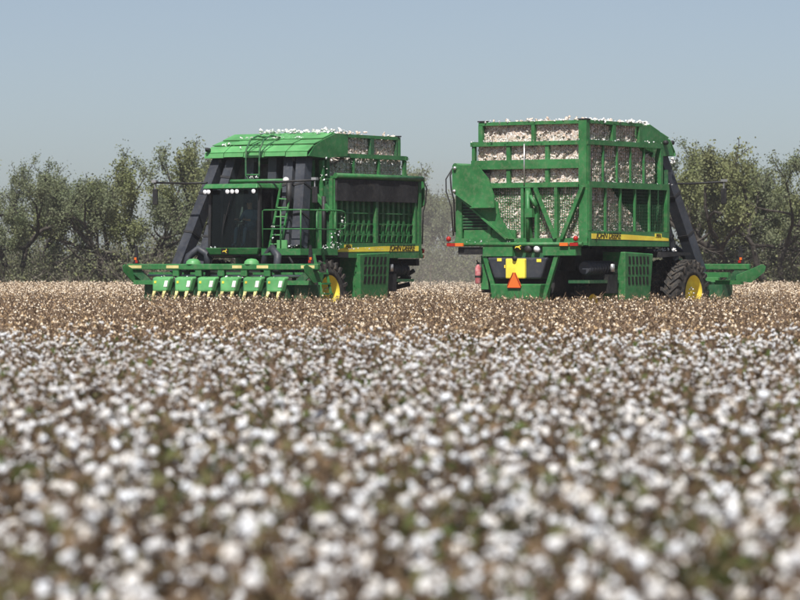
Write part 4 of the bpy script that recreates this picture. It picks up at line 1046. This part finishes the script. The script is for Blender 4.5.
def tree(px, d, top_py, k, rz, label, wide=1.0):
    H = CAM_H + (265 - top_py) / FPX * d
    o = empty('mesquite_tree', (at(px, d), d, 0), rz)
    tag(o, label, 'tree', 'mesquite trees along the far field edge')
    s = H / 8.0; o.scale = (s * wide, s * wide, s)
    for nm, me in zip(('trunk', 'crown'), TREES[k]):
        c = bpy.data.objects.new(nm, me); COL.objects.link(c); c.parent = o
tree(12, 190, 147, 0, .3, 'dark-trunked mesquite tree at the far left edge of the picture', 1.0)
tree(44, 197, 149, 2, 1.3, 'slender mesquite tree second from the left edge', .8)
tree(74, 200, 160, 2, 2.0, 'low-topped mesquite tree beside the dip in the left treeline', .9)
tree(112, 191, 138, 1, 4.0, 'broad mesquite tree left of the outstretched mirror of the camera-facing picker', 1.05)
tree(152, 194, 136, 3, 0.9, 'tall mesquite tree directly behind the left mirror of the camera-facing picker', 1.0)
tree(190, 198, 134, 5, 2.6, 'thin-crowned mesquite tree touching the left side of the camera-facing picker', .9)
tree(232, 205, 150, 1, 3.5, 'mesquite tree mostly hidden behind the cab of the camera-facing picker')
tree(406, 222, 172, 1, 1.1, 'dusty mesquite tree just right of the camera-facing picker basket', .9)
tree(436, 226, 160, 3, 5.1, 'dust-veiled mesquite tree in the middle of the gap between the machines', .9)
tree(466, 222, 152, 1, 3.3, 'dusty mesquite tree against the left edge of the rear-facing basket', .85)
tree(668, 201, 133, 2, 4.4, 'mesquite tree mostly hidden behind the hood of the rear-facing picker', 1.0)
tree(698, 194, 137, 3, 2.4, 'mesquite tree just right of the black duct of the rear-facing picker', 1.0)
tree(722, 190, 141, 4, 0.4, 'yellow-green mesquite tree behind the right-hand mirror arm', .9)
tree(745, 203, 152, 5, 1.9, 'thin mesquite tree seen between two fuller ones right of the mirror arm', 1.0)
tree(770, 188, 140, 0, 2.9, 'mesquite tree with a slanting limb near the right edge', 1.0)
tree(806, 196, 154, 1, 5.6, 'mesquite tree cut by the right edge of the picture', 1.0)

# brush under and behind the trees
def bush_template(rng, h, nleaf, twigs):
    tt = TT()
    for _ in range(twigs):
        a = rng.uniform(0, 6.28); e = rng.uniform(.3, 1.3); L = h * rng.uniform(.5, 1.05)
        d = np.array((math.cos(a) * math.cos(e), math.sin(a) * math.cos(e), math.sin(e))); p = np.array((rng.normal() * .3, rng.normal() * .3, 0))
        m = p + d * L * .5 + rng.normal(size=3) * .12; q = p + d * L + rng.normal(size=3) * .2
        tt.strip(p, m, .06, 0, rng, .045); tt.strip(m, q, .045, 0, rng, .02)
        for _ in range(4):
            b = m + (q - m) * rng.uniform(0, 1); tt.strip(b, b + rng.normal(size=3) * .4, .03, 0, rng, .015)
    c = rng.normal(size=(nleaf, 3)) * np.array((h * .32, h * .32, h * .24)); c[:, 2] = np.abs(c[:, 2] + h * .40)
    for p in c: leafquad(tt, p, rng.uniform(.10, .21), rng, 1 if rng.uniform() < .82 else 2)
    return tt.arr()
brng = np.random.default_rng(9)
BT = [bush_template(brng, h, nl, tw) for h, nl, tw in ((3.4, 1000, 36), (4.2, 1150, 40), (2.6, 800, 36), (3.2, 700, 50), (4.6, 1150, 42))]
n = 215
bxs = np.column_stack([brng.uniform(-34, 34, n), brng.uniform(186.5, 213, n), np.zeros(n)])
V, T, MI = merge(BT, brng.integers(0, 5, n), bxs, brng.uniform(0, 6.28, n), brng.uniform(.6, 1.05, n))
o = bpy.data.objects.new('brush_thicket', tri_mesh('brush_thicket', V, T, MI, ['twig', 'leaf_c', 'leaf_b'])); COL.objects.link(o)
tag(o, 'grey-green thorn brush massed under the trees at the field edge', 'brush', kind='stuff')
n = 60
V, T, MI = merge([(w[0], w[1], w[2]) for w in BT], brng.integers(0, 5, n), np.column_stack([np.linspace(-46, 46, n), brng.uniform(228, 245, n), np.zeros(n)]), brng.uniform(0, 6.28, n), brng.uniform(.75, 1.1, n))
o = bpy.data.objects.new('far_wood', tri_mesh('far_wood', V, T, MI, ['twig', 'leaf_c', 'leaf_c'])); COL.objects.link(o)
tag(o, 'far dull green wood filling the gaps behind the treeline', 'wood', kind='stuff')

# ------------------------------------------------------------------ dust and haze
def volume_mat(name, color, density, aniso=0.2):
    m = bpy.data.materials.new(name); m.use_nodes = True; n = m.node_tree.nodes; l = m.node_tree.links
    n.remove(n['Principled BSDF']); v = n.new('ShaderNodeVolumePrincipled')
    v.inputs['Color'].default_value = (*color, 1); v.inputs['Density'].default_value = density; v.inputs['Anisotropy'].default_value = aniso
    l.new(v.outputs[0], n['Material Output'].inputs['Volume']); return m
M['dust'] = volume_mat('field_dust', (.70, .69, .65), .0062)
V0, T0 = ICO2
drng = np.random.default_rng(2)
Vd = V0 * (1 + .10 * drng.normal(size=len(V0)).clip(-1, 1))[:, None] * np.array((7.0, 26, 5.2)) + np.array((at(432, 150), 148, .6))
Vd[:, 2] = np.maximum(Vd[:, 2], .05)
o = bpy.data.objects.new('dust_cloud', tri_mesh('dust_cloud', Vd, T0, np.zeros(len(T0)), ['dust'], smooth=True)); COL.objects.link(o)
tag(o, 'grey-brown dust hanging over the field between the two machines', 'dust', kind='stuff')

M['air'] = volume_mat('hazy_air', (.80, .84, .90), .00030, .3)
hz = MB().box(-120, 120, -12, 330, -1.0, 11.5)
o = hz.build('haze', 'air'); tag(o, 'thin bright heat haze filling the air over the field', 'haze', kind='stuff')
